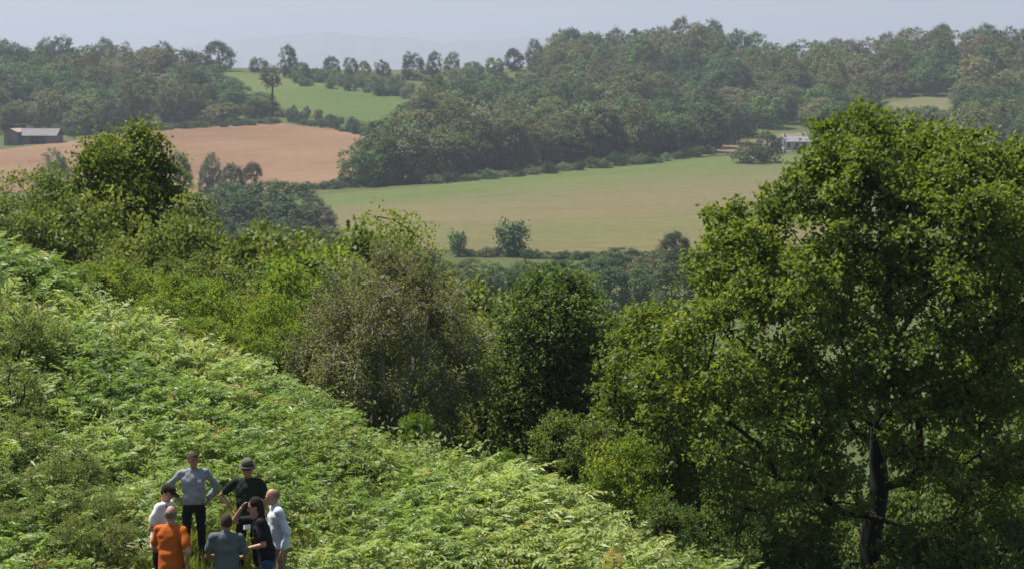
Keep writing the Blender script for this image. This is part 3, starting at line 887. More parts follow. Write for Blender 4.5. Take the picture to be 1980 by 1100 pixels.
for (px, top, hw, d) in [(1450, 985, 95, 49), (1560, 1010, 90, 50), (1640, 960, 90, 56), (1800, 1000, 95, 50), (1900, 970, 100, 52), (1980, 1000, 90, 49), (1400, 900, 90, 55), (1500, 900, 95, 58), (1850, 880, 100, 58), (1180, 700, 100, 62), (1330, 760, 100, 60)]:
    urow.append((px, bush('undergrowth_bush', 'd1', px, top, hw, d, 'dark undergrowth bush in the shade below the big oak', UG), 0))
BG = 'bramble bushes among the bracken beside the group'
for (k, px, top, hw, d) in [('b1', 20, 560, 70, 50), ('b2', 15, 680, 75, 47.5), ('b1', 50, 800, 85, 46), ('b2', 20, 880, 80, 44.6), ('b1', 140, 855, 75, 45), ('b2', 110, 930, 75, 43.8), ('b1', 200, 935, 65, 43.8), ('b2', 215, 990, 60, 42.6),
                            ('b1', 150, 985, 60, 42.8), ('b2', 30, 960, 60, 43.2), ('b1', 90, 600, 60, 51)]:
    brow.append((px, bush('bramble_bush', k, px, top, hw, d, 'olive bramble bush among the bracken uphill of the standing group', BG), False))

ORD = ['first', 'second', 'third', 'fourth', 'fifth', 'sixth', 'seventh', 'eighth', 'ninth', 'tenth', 'eleventh', 'twelfth', 'thirteenth']
def order_labels(rows, text, key):
    for k, r in enumerate(sorted(rows, key=key)):
        r[1]['label'] = text % ORD[k]
order_labels([r for r in yrow if r[2]], '%s yellow-green bush from the sallow, in the front row touching the bracken', lambda r: -r[0])
order_labels([r for r in yrow if not r[2]], '%s yellow-green bush from the sallow, in the row set back from the bracken', lambda r: -r[0])
order_labels([r for r in orow if not r[2]], '%s olive bush from the sallow in the tall hedge behind the yellow-green bushes', lambda r: -r[0])
order_labels([r for r in orow if r[2]], '%s olive bush between the sallow and the small dark oak', lambda r: r[0])
bx_, by_ = people_xy['B']
order_labels(brow, '%s bramble bush in the bracken, counted outward from the man in white', lambda r: (r[1].location.x - bx_) ** 2 + (r[1].location.y - by_) ** 2)
order_labels(urow, '%s dark undergrowth bush outward from the foot of the big oak', lambda r: (r[1].location.x - ob[0]) ** 2 + (r[1].location.y - ob[1]) ** 2)

# ------------------------------------------------------------------ the seven people
M['skin'] = solid_mat('skin', (0.34, 0.17, 0.115), (0.43, 0.23, 0.16), 14, .5, .35)
M['skin_tan'] = solid_mat('skin_tan', (0.24, 0.115, 0.07), (0.32, 0.165, 0.10), 14, .5, .35)
M['eye'] = solid_mat('eye', (0.02, 0.015, 0.01), (0.04, 0.03, 0.02), 5, .2, .5)
M['lip'] = solid_mat('lip', (0.30, 0.10, 0.08), (0.36, 0.13, 0.10), 9, .5, .3)
def cloth(name, c, v=0.14):
    M[name] = solid_mat(name, tuple(a * (1 - v) for a in c), tuple(a * (1 + v) for a in c), 9, .85, .15, 0.12, 40)
cloth('grey_shirt', (0.22, 0.24, 0.26)); cloth('white_tee', (0.58, 0.57, 0.60), .06); cloth('orange_tee', (0.42, 0.095, 0.014), .10); cloth('green_tee', (0.009, 0.020, 0.014))
cloth('slate_polo', (0.095, 0.112, 0.125)); cloth('black_tee', (0.010, 0.010, 0.013)); cloth('blue_shirt', (0.52, 0.55, 0.64), .06); cloth('black_trousers', (0.008, 0.009, 0.012))
cloth('jeans', (0.03, 0.07, 0.14)); cloth('khaki', (0.20, 0.17, 0.11)); cloth('hair_dark', (0.018, 0.012, 0.010), .4); cloth('hair_grey', (0.16, 0.14, 0.13), .3); cloth('hair_brown', (0.05, 0.03, 0.022), .3)
cloth('hat_felt', (0.085, 0.075, 0.065)); cloth('hat_band', (0.03, 0.025, 0.025)); cloth('cap_dark', (0.02, 0.022, 0.016)); cloth('paper', (0.62, 0.62, 0.58), .05); cloth('shoe', (0.05, 0.04, 0.035)); cloth('strap', (0.012, 0.012, 0.014))
cloth('bag', (0.07, 0.10, 0.085)); cloth('badge', (0.75, 0.75, 0.75), .04)

def ell(bm, c, r, rot=None, seg=14):
    res = bmesh.ops.create_uvsphere(bm, u_segments=seg, v_segments=seg - 4, radius=1.0)
    Mx = Matrix.Translation(Vector(c)) @ (rot.to_4x4() if rot is not None else Matrix.Identity(4)) @ Matrix.Diagonal((*r, 1))
    bmesh.ops.transform(bm, matrix=Mx, verts=res['verts'])

def cap(bm, a, b, ra, rb, seg=12):
    a, b = Vector(a), Vector(b)
    d = b - a
    if d.length < 1e-6: return
    q = Vector((0, 0, 1)).rotation_difference(d.normalized()).to_matrix()
    res = bmesh.ops.create_cone(bm, cap_ends=True, segments=seg, radius1=ra, radius2=rb, depth=d.length)
    bmesh.ops.transform(bm, matrix=Matrix.Translation((a + b) / 2) @ q.to_4x4(), verts=res['verts'])
    ell(bm, a, (ra,) * 3, seg=max(8, seg - 2)); ell(bm, b, (rb,) * 3, seg=max(8, seg - 2))

def loft(bm, rings, seg=20):
    """rings: (centre, half width, half depth); lies across x and y"""
    prev = None
    for (c, rx, ry) in rings:
        vs = []
        for k in range(seg):
            t = 2 * math.pi * k / seg
            ct, st = math.cos(t), math.sin(t)
            vs.append(bm.verts.new((c[0] + rx * math.copysign(abs(ct) ** .85, ct), c[1] + ry * math.copysign(abs(st) ** .85, st), c[2])))
        if prev:
            for k in range(seg):
                bm.faces.new((prev[k], prev[(k + 1) % seg], vs[(k + 1) % seg], vs[k]))
        else:
            bm.faces.new(vs[::-1])
        prev = vs
    bm.faces.new(prev)

def fuse(name, bm, voxel, smooth=3, mat=None, parent=None, wrinkle=0.0, seed=0):
    """melt overlapping volumes into one continuous skin"""
    m0 = bpy.data.meshes.new(name + '_raw')
    bmesh.ops.recalc_face_normals(bm, faces=bm.faces)
    bm.to_mesh(m0); bm.free()
    tmp = bpy.data.objects.new(name + '_raw', m0)
    C.objects.link(tmp)
    md = tmp.modifiers.new('r', 'REMESH'); md.mode = 'VOXEL'; md.voxel_size = voxel; md.use_smooth_shade = True
    sm = tmp.modifiers.new('s', 'SMOOTH'); sm.iterations = smooth; sm.factor = 0.5
    dg = bpy.context.evaluated_depsgraph_get()
    me = bpy.data.meshes.new_from_object(tmp.evaluated_get(dg))
    bpy.data.objects.remove(tmp); bpy.data.meshes.remove(m0)
    me.name = name
    if wrinkle > 0:
        n = len(me.vertices); co = np.empty(n * 3, np.float32); no = np.empty(n * 3, np.float32)
        me.vertices.foreach_get('co', co); me.vertices.foreach_get('normal', no)
        co = co.reshape(-1, 3); no = no.reshape(-1, 3)
        w = vnoise(co[:, 0] * 9 + co[:, 2] * 5, co[:, 2] * 13 + co[:, 1] * 6, seed) + .25 * vnoise(co[:, 0] * 16 - co[:, 2] * 13, co[:, 1] * 16 + co[:, 2] * 8, seed + 1) - .62
        co = co + no * (wrinkle * w)[:, None]
        me.vertices.foreach_set('co', co.astype(np.float32).ravel())
    me.polygons.foreach_set('use_smooth', np.ones(len(me.polygons), bool))
    me.materials.clear()
    return link(name, me, parent, mat)

def hand(bm, wrist, d, palm, side, curl=0.5, s=1.0):
    """palm, four unequal bent fingers and a thumb; d = pointing direction, palm = palm normal, side = thumb direction"""
    d = Vector(d).normalized(); n = Vector(palm); n = (n - d * n.dot(d)).normalized()
    t = d.cross(n).normalized() * side
    w = Vector(wrist)
    pc = w + d * 0.05 * s
    rot = Matrix((t, n, d)).transposed()
    ell(bm, pc, (.040 * s, .016 * s, .052 * s), rot, 10)
    for k, ln in enumerate((.072, .082, .076, .060)):
        b = w + d * .088 * s + t * (.027 - .018 * k) * s
        c1 = curl * (.5 + .1 * k)
        d1 = (d * math.cos(c1) + n * math.sin(c1)); d2 = (d * math.cos(c1 * 2.2) + n * math.sin(c1 * 2.2))
        m = b + d1 * ln * .55 * s
        cap(bm, b - d * .012, m, .0098 * s, .009 * s, 8); cap(bm, m, m + d2 * ln * .5 * s, .009 * s, .008 * s, 8)
    tb = w + d * .03 * s + t * .03 * s
    tm = tb + (d * .6 + t * .75 + n * .2).normalized() * .042 * s
    cap(bm, tb, tm, .013 * s, .0105 * s, 8); cap(bm, tm, tm + (d * .9 + t * .25 + n * .35).normalized() * .034 * s, .0105 * s, .009 * s, 8)

def person(key, label, H, yaw, shirt, sleeve, trousers, skin, hair, armL, armR, lean=0.0, head_yaw=0.0, head_pitch=0.0, belly=1.0, hem=0.86, hat=None, female=False, extra=None, top_row=None, untucked=True):
    x, y = people_xy[key]
    z = gz(x, y)
    if top_row is not None:
        H = min(1.90, max(1.58, ray(990, top_row)[2] * y - z + (0.03 if hat else 0)))
        print('person', key, 'H %.2f' % H)
    root = empty('person', (x, y, z), yaw)
    tag(root, label, 'person', 'people standing together in the bracken')
    s = H / 1.75
    root.scale = (s, s, s)
    shw = .165 if female else .188
    lr = R(lean)
    def tilt(p):        # upper body bends at the hips
        p = Vector(p)
        if p.z <= .95: return p
        q = p - Vector((0, 0, .95))
        return Vector((q.x, q.y * math.cos(lr) - q.z * math.sin(lr), q.y * math.sin(lr) + q.z * math.cos(lr))) + Vector((0, 0, .95))
    neck = tilt((0, 0.01, 1.47)); hc = tilt((0, -.02, 1.615))
    # head axes
    hr = Matrix.Rotation(R(head_yaw), 3, 'Z') @ Matrix.Rotation(R(head_pitch) + lr * .6, 3, 'X')
    def hp(a, b, c): return hc + hr @ Vector((a, b, c))
    arms = []
    for sd, arm in ((1, armL), (-1, armR)):
        sh = tilt((sd * shw, .012, 1.415)); el = Vector(arm[0]); wr = Vector(arm[1])
        arms.append((sd, sh, el, wr, Vector(arm[2]), Vector(arm[3]), arm[4] if len(arm) > 4 else .5))
    legs = [(1, Vector((.095, 0, .92)), Vector((.115, -.02, .49)), Vector((.13, .02, .09))), (-1, Vector((-.095, 0, .92)), Vector((-.12, -.02, .49)), Vector((-.14, .03, .09)))]
    # ---- body
    bm = bmesh.new()
    ell(bm, hp(0, .008, .018), (.076, .094, .108), hr); ell(bm, hp(0, -.022, -.05), (.056, .066, .068), hr)           # skull, jaw
    ell(bm, hp(0, -.096, -.012), (.013, .020, .026), hr @ Matrix.Rotation(.35, 3, 'X'), 8)                             # nose
    ell(bm, hp(0, -.082, .030), (.050, .012, .010), hr, 8)                                                              # brow
    ell(bm, hp(0, -.078, -.088), (.024, .016, .018), hr, 8)                                                             # chin
    for sd in (1, -1): ell(bm, hp(sd * .078, .012, -.006), (.010, .020, .032), hr, 8)                                   # ears
    cap(bm, neck - Vector((0, 0, .05)), hp(0, .015, -.06), .058, .052)
    tor = [((0, 0, .86), .13, .095), ((0, 0, .95), .135, .095), (tilt((0, 0, 1.1)), .125, .09), (tilt((0, 0, 1.25)), .14, .10), (tilt((0, .01, 1.38)), .135, .085), (tilt((0, .01, 1.45)), .07, .06)]
    loft(bm, tor)
    for sd, sh, el, wr, hd, pn, cu in arms:
        cap(bm, sh, el, .044, .036); cap(bm, el, wr, .037, .025)
        hand(bm, wr, hd, pn, sd * (1 if True else -1), cu)
    for sd, hpj, kn, an in legs:
        cap(bm, hpj, kn, .065, .045); cap(bm, kn, an, .045, .033); cap(bm, an, an + Vector((0, -.12, -.03)), .036, .028)
    fuse('body', bm, .0085, 2, M[skin], root)
    body = root.children[0]
    # ---- face
    for sd in (1, -1):
        b2 = bmesh.new(); ell(b2, hp(sd * .031, -.084, .012), (.012, .008, .007), hr, 8)
        me = bpy.data.meshes.new('eye'); b2.to_mesh(me); b2.free(); link('eye', me, body, M['eye'])
        b2 = bmesh.new(); ell(b2, hp(sd * .031, -.092, .034), (.018, .006, .0045), hr, 8)
        me = bpy.data.meshes.new('eyebrow'); b2.to_mesh(me); b2.free(); link('eyebrow', me, body, M['hair_dark' if hair[1] == 'hair_dark' else 'hair_brown'])
    b2 = bmesh.new(); ell(b2, hp(0, -.084, -.052), (.023, .009, .007), hr, 8)
    me = bpy.data.meshes.new('mouth'); b2.to_mesh(me); b2.free(); link('mouth', me, body, M['lip'])
    # ---- hair
    style, hm = hair
    b2 = bmesh.new()
    if style == 'long': ell(b2, hp(0, .030, .040), (.086, .100, .104), hr, 24)
    else: ell(b2, hp(0, .014, .028), (.084, .103, .112), hr, 24)
    inv = hr.inverted()
    dead = []
    for v in b2.verts:
        l = inv @ (v.co - hc)
        if style == 'short': cut = l.z < (.062 if l.y < -.035 else (-.045 if l.y > .03 else .005))
        elif style == 'bald': cut = l.z > .055 or l.z < -.05 or l.y < -.01
        elif style == 'thin': cut = l.z < (.085 if l.y < -.02 else (-.045 if l.y > .03 else .0)) or (l.z > .098)
        else: cut = False
        if cut: dead.append(v)
    bmesh.ops.delete(b2, geom=dead, context='VERTS')
    for v in b2.verts:
        l = v.co - hc
        v.co += l.normalized() * .006 * (vnoise(v.co.x * 60, v.co.z * 60 + v.co.y * 40, 3) - .3)
    if style == 'long':
        for q in range(9):
            a = R(-62 + 124 * q / 8)
            p0 = hp(.075 * math.sin(a), .03 + .068 * math.cos(a), .03); p1 = p0 + Vector((0, .02, -.12)); p2 = p1 + Vector((.02 * math.sin(a), .03, -.13))
            cap(b2, p0, p1, .03, .028, 8); cap(b2, p1, p2, .028, .012, 8)
        fuse('hair', b2, .012, 2, M[hm], root)
    else:
        me = bpy.data.meshes.new('hair'); b2.to_mesh(me); b2.free()
        me.polygons.foreach_set('use_smooth', np.ones(len(me.polygons), bool)); link('hair', me, root, M[hm])
    # ---- shirt
    bm = bmesh.new()
    g = belly
    if untucked: lo = [((0, 0, hem), .178, .128 * g), ((0, 0, .95), .180, .132 * g)]
    else: lo = [((0, 0, .93), .160, .118 * g), ((0, 0, .97), .172, .128 * g)]
    loft(bm, lo + [(tilt((0, -.01, 1.08)), .172 if not female else .145, .130 * g), (tilt((0, -.005, 1.22)), .182 if not female else .155, .125), (tilt((0, .0, 1.34)), shw + .012, .118), (tilt((0, .008, 1.42)), shw - .028, .090), (tilt((0, .012, 1.475)), .070, .066)])
    for sd, sh, el, wr, hd, pn, cu in arms:
        cap(bm, tilt((sd * .07, .01, 1.43)), sh, .062, .066)
        if sleeve == 'long': cap(bm, sh, el, .066, .053); cap(bm, el, el + (wr - el) * .86, .053, .043)
        elif sleeve == 'rolled': cap(bm, sh, el, .068, .056); cap(bm, el, el + (wr - el) * .42, .056, .050)
        else: cap(bm, sh, sh + (el - sh) * .66, .068, .064)
    # collar
    cap(bm, neck - Vector((0, 0, .045)), neck + Vector((0, 0, .002 if sleeve == 'short' else .022)), .070, .064)
    so = fuse('shirt', bm, .0115, 2, M[shirt], root, wrinkle=.026, seed=ord(key))
    # ---- trousers
    bm = bmesh.new()
    loft(bm, [((0, .005, .80), .165, .108), ((0, .005, .90), .168, .118), ((0, 0, 1.0), .156, .112)])
    for sd, hpj, kn, an in legs:
        cap(bm, hpj + Vector((0, 0, -.06)), kn, .090, .066); cap(bm, kn, an + Vector((0, 0, .0)), .066, .055)
    fuse('trousers', bm, .0125, 2, M[trousers], root, wrinkle=.022, seed=ord(key) + 5)
    # ---- shoes
    for sd, hpj, kn, an in legs:
        b2 = bmesh.new()
        loft(b2, [((an.x, an.y - .055, .0), .048, .135), ((an.x, an.y - .055, .03), .050, .137), ((an.x, an.y - .045, .06), .044, .118), ((an.x, an.y - .01, .10), .040, .062)], 14)
        me = bpy.data.meshes.new('shoe'); b2.to_mesh(me); b2.free(); link('shoe', me, root, M['shoe'])
    # ---- headgear
    if hat == 'brim':
        b2 = bmesh.new()
        loft(b2, [((0, 0, 0), .088, .105), ((0, 0, .045), .086, .102), ((0, 0, .085), .078, .092), ((0, 0, .105), .050, .064)], 24)
        loft(b2, [((0, -.008, -.006), .126, .150), ((0, -.006, .004), .127, .151)], 28)
        me = bpy.data.meshes.new('hat'); b2.to_mesh(me); b2.free()
        Mx = Matrix.Translation(hp(0, 0, .058)) @ (hr @ Matrix.Rotation(R(4), 3, 'X')).to_4x4()
        me.transform(Mx); me.polygons.foreach_set('use_smooth', np.ones(len(me.polygons), bool))
        ho = link('hat', me, root, M['hat_felt'])
        b2 = bmesh.new(); loft(b2, [((0, 0, .006), .0905, .1075), ((0, 0, .034), .0895, .1065)], 24)
        me = bpy.data.meshes.new('hat_band'); b2.to_mesh(me); b2.free(); me.transform(Mx); link('hat_band', me, ho, M['hat_band'])
    elif hat == 'cap':
        b2 = bmesh.new()
        loft(b2, [((0, .006, 0), .087, .104), ((0, .006, .04), .084, .100), ((0, .006, .07), .066, .078), ((0, .006, .082), .03, .036)], 22)
        for k in range(1): loft(b2, [((0, -.125, -.004), .066, .062), ((0, -.125, .006), .066, .062)], 16)
        me = bpy.data.meshes.new('cap'); b2.to_mesh(me); b2.free()
        me.transform(Matrix.Translation(hp(0, 0, .058)) @ (hr @ Matrix.Rotation(R(6), 3, 'X')).to_4x4()); link('cap', me, root, M['cap_dark'])
    if extra: extra(root, so, tilt, hp, hr)
    return root

def glasses(root, so, tilt, hp, hr):
    b2 = bmesh.new()
    for sd in (1, -1): ell(b2, hp(sd * .033, -.096, .012), (.027, .007, .018), hr, 10)
    cap(b2, hp(-.075, -.03, .016), hp(-.06, -.092, .016), .004, .004, 6); cap(b2, hp(.075, -.03, .016), hp(.06, -.092, .016), .004, .004, 6); cap(b2, hp(-.012, -.1, .016), hp(.012, -.1, .016), .004, .004, 6)
    me = bpy.data.meshes.new('sunglasses'); b2.to_mesh(me); b2.free(); link('sunglasses', me, root, M['eye'])

def badge(root, so, tilt, hp, hr):
    p = tilt((.088, -.132, 1.315))
    b2 = bmesh.new(); res = bmesh.ops.create_cube(b2, size=1); bmesh.ops.transform(b2, matrix=Matrix.Translation(p) @ Matrix.Diagonal((.055, .012, .042, 1)), verts=res['verts'])
    me = bpy.data.meshes.new('badge'); b2.to_mesh(me); b2.free(); link('badge', me, so, M['badge'])

def neck_strap(root, so, tilt, hp, hr):
    b2 = bmesh.new()
    pts = [(-.06, .06, 1.47), (-.085, -.05, 1.46), (-.06, -.13, 1.34), (0, -.145, 1.2)]
    for a, b in zip(pts[:-1], pts[1:]): cap(b2, tilt(a), tilt(b), .012, .012, 6)
    pts = [(p[0] * -1, p[1], p[2]) for p in pts]
    for a, b in zip(pts[:-1], pts[1:]): cap(b2, tilt(a), tilt(b), .012, .012, 6)
    me = bpy.data.meshes.new('neck_strap'); b2.to_mesh(me); b2.free(); link('neck_strap', me, root, M['strap'])

IN = (0, -.2, -1)
person('A', 'man in pale grey long-sleeved shirt with white badge, hands on hips', 1.78, R(8), 'grey_shirt', 'long', 'black_trousers', 'skin_tan', ('short', 'hair_brown'),
       ((.36, .10, 1.19), (.225, .05, .985), (-.35, -.55, -.45), (-1, 0, -.2)), ((-.40, .10, 1.21), (-.235, .06, 1.0), (.35, -.55, -.45), (1, 0, -.2)), head_yaw=16, top_row=873, untucked=False, extra=badge)
person('D', 'man in brimmed grey hat, dark glasses and dark green T-shirt facing the group', 1.76, R(-6), 'green_tee', 'short', 'black_trousers', 'skin_tan', ('short', 'hair_dark'),
       ((.29, .0, 1.10), (.11, -.24, .95), (-.75, -.5, -.3), (0, .5, -1)), ((-.43, .06, 1.20), (-.235, -.03, 1.0), (.35, -.5, -.5), (1, 0, -.2)), head_yaw=4, head_pitch=4, hat='brim', top_row=893, extra=glasses)
person('B', 'man in white T-shirt and dark cap with neck strap, looking down', 1.76, R(72), 'white_tee', 'short', 'black_trousers', 'skin', ('short', 'hair_dark'),
       ((.25, -.03, 1.12), (.10, -.27, 1.06), (-.4, -.9, .1), (-.6, 0, -.6)), ((-.27, .03, 1.11), (-.15, -.23, 1.02), (.3, -.9, .1), (.6, 0, -.6)), lean=9, head_pitch=22, hat='cap', belly=1.06, top_row=937, extra=neck_strap, hem=.80)
person('C', 'man in orange T-shirt with bald crown, seen from behind', 1.76, R(158), 'orange_tee', 'short', 'khaki', 'skin', ('bald', 'hair_grey'),
       ((.29, -.03, 1.12), (.20, -.26, 1.03), (-.5, -.8, .1), (-.7, 0, -.6)), ((-.34, .10, 1.15), (-.225, -.02, .96), (.35, -.55, -.45), (1, 0, -.2)), head_yaw=16, belly=1.14, top_row=976, hem=.78)
person('E', 'man in slate grey polo shirt with dark hair, back turned', 1.74, R(184), 'slate_polo', 'short', 'khaki', 'skin_tan', ('short', 'hair_brown'),
       ((.28, -.04, 1.13), (.02, -.25, 1.11), (-.95, -.2, 0), (0, 1, 0)), ((-.28, -.04, 1.12), (-.02, -.23, 1.07), (.95, -.2, 0), (0, 1, 0)), belly=1.05, top_row=993, hem=.80)
person('F', 'person in black T-shirt and jeans with long dark hair, raising a hand to the brow', 1.68, R(-84), 'black_tee', 'short', 'jeans', 'skin', ('long', 'hair_dark'),
       ((.24, -.04, 1.12), (.16, -.30, 1.05), (-.15, -1, .1), (-.6, .1, .8)), ((-.22, -.46, 1.36), (-.10, -.34, 1.57), (.55, .25, .55), (.1, .6, -.8), .3), female=True, lean=12, head_pitch=8, top_row=958, hem=.82)
person('G', 'bald man in pale blue long-sleeved shirt standing behind the raised hand', 1.78, R(-72), 'blue_shirt', 'long', 'khaki', 'skin', ('bald', 'hair_grey'),
       ((.27, .05, 1.12), (.25, -.02, .86), (0, -.25, -1), (-1, 0, 0)), ((-.26, -.02, 1.12), (-.15, -.24, 1.02), (.3, -.9, .1), (.6, 0, -.6)), head_yaw=-4, head_pitch=8, lean=8, belly=1.1, top_row=941, untucked=True)

# the sheet of paper held between the man in the hat and the group
def paper_sheet():
    x, y = people_xy['D']; z = gz(x, y)
    c = Vector((x + .02, y - .33, z + .82))
    n = 6
    V, F = [], []
    for i in range(n):
        for j in range(n):
            u, v = i / (n - 1) - .5, j / (n - 1) - .5
            V.append((c.x + u * .10, c.y + .05 * v + .02 * math.sin(u * 5), c.z + v * .16))
    for i in range(n - 1):
        for j in range(n - 1): F.append((i * n + j, (i + 1) * n + j, (i + 1) * n + j + 1, i * n + j + 1))
    m = bpy.data.meshes.new('paper_sheet'); m.from_pydata(V, [], F); m.update()
    o = link('paper_sheet', m, None, M['paper'])
    md = o.modifiers.new('thick', 'SOLIDIFY'); md.thickness = .002
    tag(o, 'folded white paper held by the man in the brimmed hat', 'paper')
paper_sheet()

# ------------------------------------------------------------------ far trees
GREENS = {'green': (0.070, 0.112, 0.040), 'dark': (0.046, 0.078, 0.036), 'olive': (0.110, 0.125, 0.050), 'brown': (0.112, 0.113, 0.056), 'fresh': (0.075, 0.140, 0.044), 'grey': (0.105, 0.135, 0.075)}
FH = 12.0
far_protos = []
for k in range(7):
    far_protos.append(tree_meshes('far_tree', seed=100 + k, H=FH, Rx=5.2, crown_lo=-.04, trunk_r=.26, n_clump=110 + 5 * k, per_clump=54, clump_r=1.05, leaf=(.44, .36), flat=.9,
                      shell=.82, lumps=12, sides=5, tip_r=.05, min_draw=.06, tint_spread=.07, rnd=.22, up=.6, outk=1.3, boxy=.25))
airy = [tree_meshes('airy_tree', seed=120 + k, H=FH, Rx=4.4, crown_lo=.22, trunk_r=.22, n_clump=26, per_clump=30, clump_r=1.25, leaf=(.5, .36), flat=.7, shell=.75, lumps=8, sides=5, tip_r=.05) for k in range(2)]
lone = [tree_meshes('lone_tree', seed=130, H=FH, Rx=3.2, crown_lo=.48, trunk_r=.28, n_clump=34, per_clump=46, clump_r=1.2, leaf=(.5, .36), flat=.7, shell=.5, lumps=8, sides=6, tip_r=.05)]
shrubs = [tree_meshes('far_shrub', seed=140 + k, H=3.0, Rx=2.0, crown_lo=0.0, trunk_r=.08, n_clump=40, per_clump=44, clump_r=.62, leaf=(.24, .19), flat=.8, shell=.6, lumps=6, sides=4, stems=3, tip_r=.03, min_draw=.04, rnd=.5, up=.75, outk=.65) for k in range(3)]
for ms in far_protos + airy + lone + shrubs:
    ms[0].materials.append(M['bark']); ms[1].materials.append(M['far_leaf'])

def jitter(c, a=0.20):
    f = max(.5, 1 + rng.normal() * a)
    return tuple(float(max(.01, v * f * (1 + rng.normal() * .06))) for v in c)

def far_tree(name, ms, px, base, top, hw, kind, label, cat='tree', group=None, d=None, h0=FH, r0=5.2):
    """stands on the ground that shows at (px, base), or at distance d; reaches the row top; hw = half width in photo pixels"""
    if d is None:
        x, y, z = hit(px, base)
    else:
        x, y = (px - 990) / FPX * d, d
        z = gz(x, y)
    H = max(1.0, ray(px, top)[2] * y - z)
    w = hw / FPX * y
    return plant(name, ms, (x, y, z - 0.1), random.uniform(0, 6.28), (w / r0, w / r0, H / h0), M['bark'], M['far_leaf'], label, cat, group, color=jitter(GREENS[kind]))

# trees that stand alone or can be told apart on the ridge and round the fields
RG = 'trees along the ridge skyline'
ridge = [(30, 150, 84, 38, 'green', 0, 'tall green tree on the skyline above the barn wood'), (72, 150, 96, 24, 'olive', 1, 'narrow olive tree on the skyline above the barn wood'),
         (115, 152, 66, 34, 'dark', 2, 'tallest dark tree on the skyline above the barn wood'), (140, 152, 90, 22, 'green', 3, 'green tree leaning on the tallest skyline tree'),
         (300, 158, 97, 52, 'olive', 4, 'broad olive tree ending the skyline wood'),
         (425, 138, 80, 34, 'dark', 5, 'big round oak alone on the ridge above the pasture'), (386, 138, 102, 24, 'green', 6, 'smaller tree under the big round ridge oak'),
         (500, 140, 112, 22, 'green', 0, 'low round tree on the ridge beside the pasture corner'), (560, 150, 88, 22, 'dark', 1, 'dark upright tree above the pasture hedge'), (580, 158, 118, 22, 'green', 2, 'bushy tree at the start of the pasture hedge'),
         (641, 148, 107, 18, 'dark', 3, 'dark round tree midway along the pasture hedge'), (680, 150, 112, 16, 'green', 4, 'small round tree in the ridge row after the dark one'),
         (706, 152, 118, 13, 'green', 5, 'smallest tree in the ridge row by the pasture hedge'), (741, 154, 117, 15, 'olive', 6, 'small olive tree ending the pasture hedge row'),
         (799, 155, 103, 26, 'green', 0, 'first of three round trees on the ridge by the wood'), (838, 152, 100, 19, 'dark', 1, 'middle of three round trees on the ridge by the wood'),
         (873, 150, 98, 17, 'green', 2, 'last of three round trees on the ridge, touching the wood'),
         (915, 146, 118, 22, 'olive', 3, 'low olive tree where the wood meets the ridge'), (958, 142, 112, 22, 'olive', 4, 'low rounded tree on the ridge past the wood tip'),
         (995, 138, 94, 22, 'dark', 5, 'dark tree on the ridge before the high wood'), (1036, 136, 78, 19, 'dark', 6, 'dark pointed tree beside the pale ridge gap'), (1040, 140, 100, 26, 'green', 0, 'green tree below the dark pointed ridge tree')]
for (px, b_, t_, hw, kd, k, lb) in ridge:
    far_tree('ridge_tree', far_protos[k], px, b_, t_, hw, kd, lb, 'tree', RG)
far_tree('airy_tree', airy[0], 190, 150, 82, 36, 'olive', 'thin see-through tree on the skyline beside the tallest tree', 'tree', RG, r0=4.4)
far_tree('airy_tree', airy[1], 244, 150, 78, 14, 'olive', 'slender bare-topped tree on the skyline wood', 'tree', RG, r0=4.4)
far_tree('airy_tree', airy[1], 8, 150, 88, 24, 'olive', 'sparse tree at the open end of the skyline wood', 'tree', RG, r0=4.4)
far_tree('lone_tree', lone[0], 527, 222, 118, 24, 'brown', 'lone brownish tree on a long bare trunk at the pasture corner', 'tree', None, r0=3.2)

VG = 'trees scattered round the valley field'
valley = [(990, 500, 420, 45, 'dark', 0, 'round dark tree standing in the near hedge of the valley field', 430), (885, 500, 441, 24, 'green', 3, 'small tree in the valley field hedge beside the round dark tree', 430),
          (1215, 530, 480, 52, 'dark', 4, 'low spreading tree where the valley hedge meets the maple', 395), (1305, 540, 448, 36, 'dark', 5, 'dark upright tree at the valley field corner by the big oak', 400), (1160, 530, 492, 34, 'green', 1, 'low green tree in the valley hedge', 400),
          (348, 345, 287, 25, 'green', 2, 'grey-green tree at the lower edge of the ploughed field', 600), (405, 345, 298, 21, 'grey', 6, 'slim pale tree between grey-green trees below the ploughed field', 600),
          (447, 350, 312, 26, 'grey', 3, 'pale grey bushy tree below the ploughed field', 590), (485, 350, 314, 24, 'grey', 5, 'pale olive tree at the end of the ploughed field row', 590),
          (110, 345, 290, 30, 'grey', 0, 'grey-green tree at the ploughed field foot, behind the tallest hedge tree', 600),
          (440, 430, 350, 50, 'dark', 1, 'dark blue-green tree at the head of the valley copse', 540), (505, 430, 346, 70, 'dark', 2, 'broad dark tree in the middle of the valley copse', 530),
          (570, 430, 352, 58, 'green', 4, 'rounded green tree at the valley field corner', 520), (610, 440, 385, 44, 'grey', 6, 'lower grey-green tree in front of the valley copse', 480), (470, 440, 380, 70, 'green', 0, 'lower green tree in front of the dark copse trees', 480),
          (550, 440, 388, 62, 'dark', 3, 'lower dark tree in front of the rounded copse tree', 475),
          (1447, 322, 274, 34, 'green', 5, 'round shrubby tree at the stubble field corner', 715), (1484, 322, 256, 36, 'dark', 2, 'dark shrubby tree beside the white cottage', 720)]
for (px, b_, t_, hw, kd, k, lb, d) in valley:
    if px in (990, 885, 1447, 1484): far_tree('valley_tree', shrubs[k % 3], px, b_, t_, hw, kd, lb, 'tree', VG, d=d, h0=3.0, r0=2.0)
    else: far_tree('valley_tree', far_protos[k], px, b_, t_, hw, kd, lb, 'tree', VG, d=d)

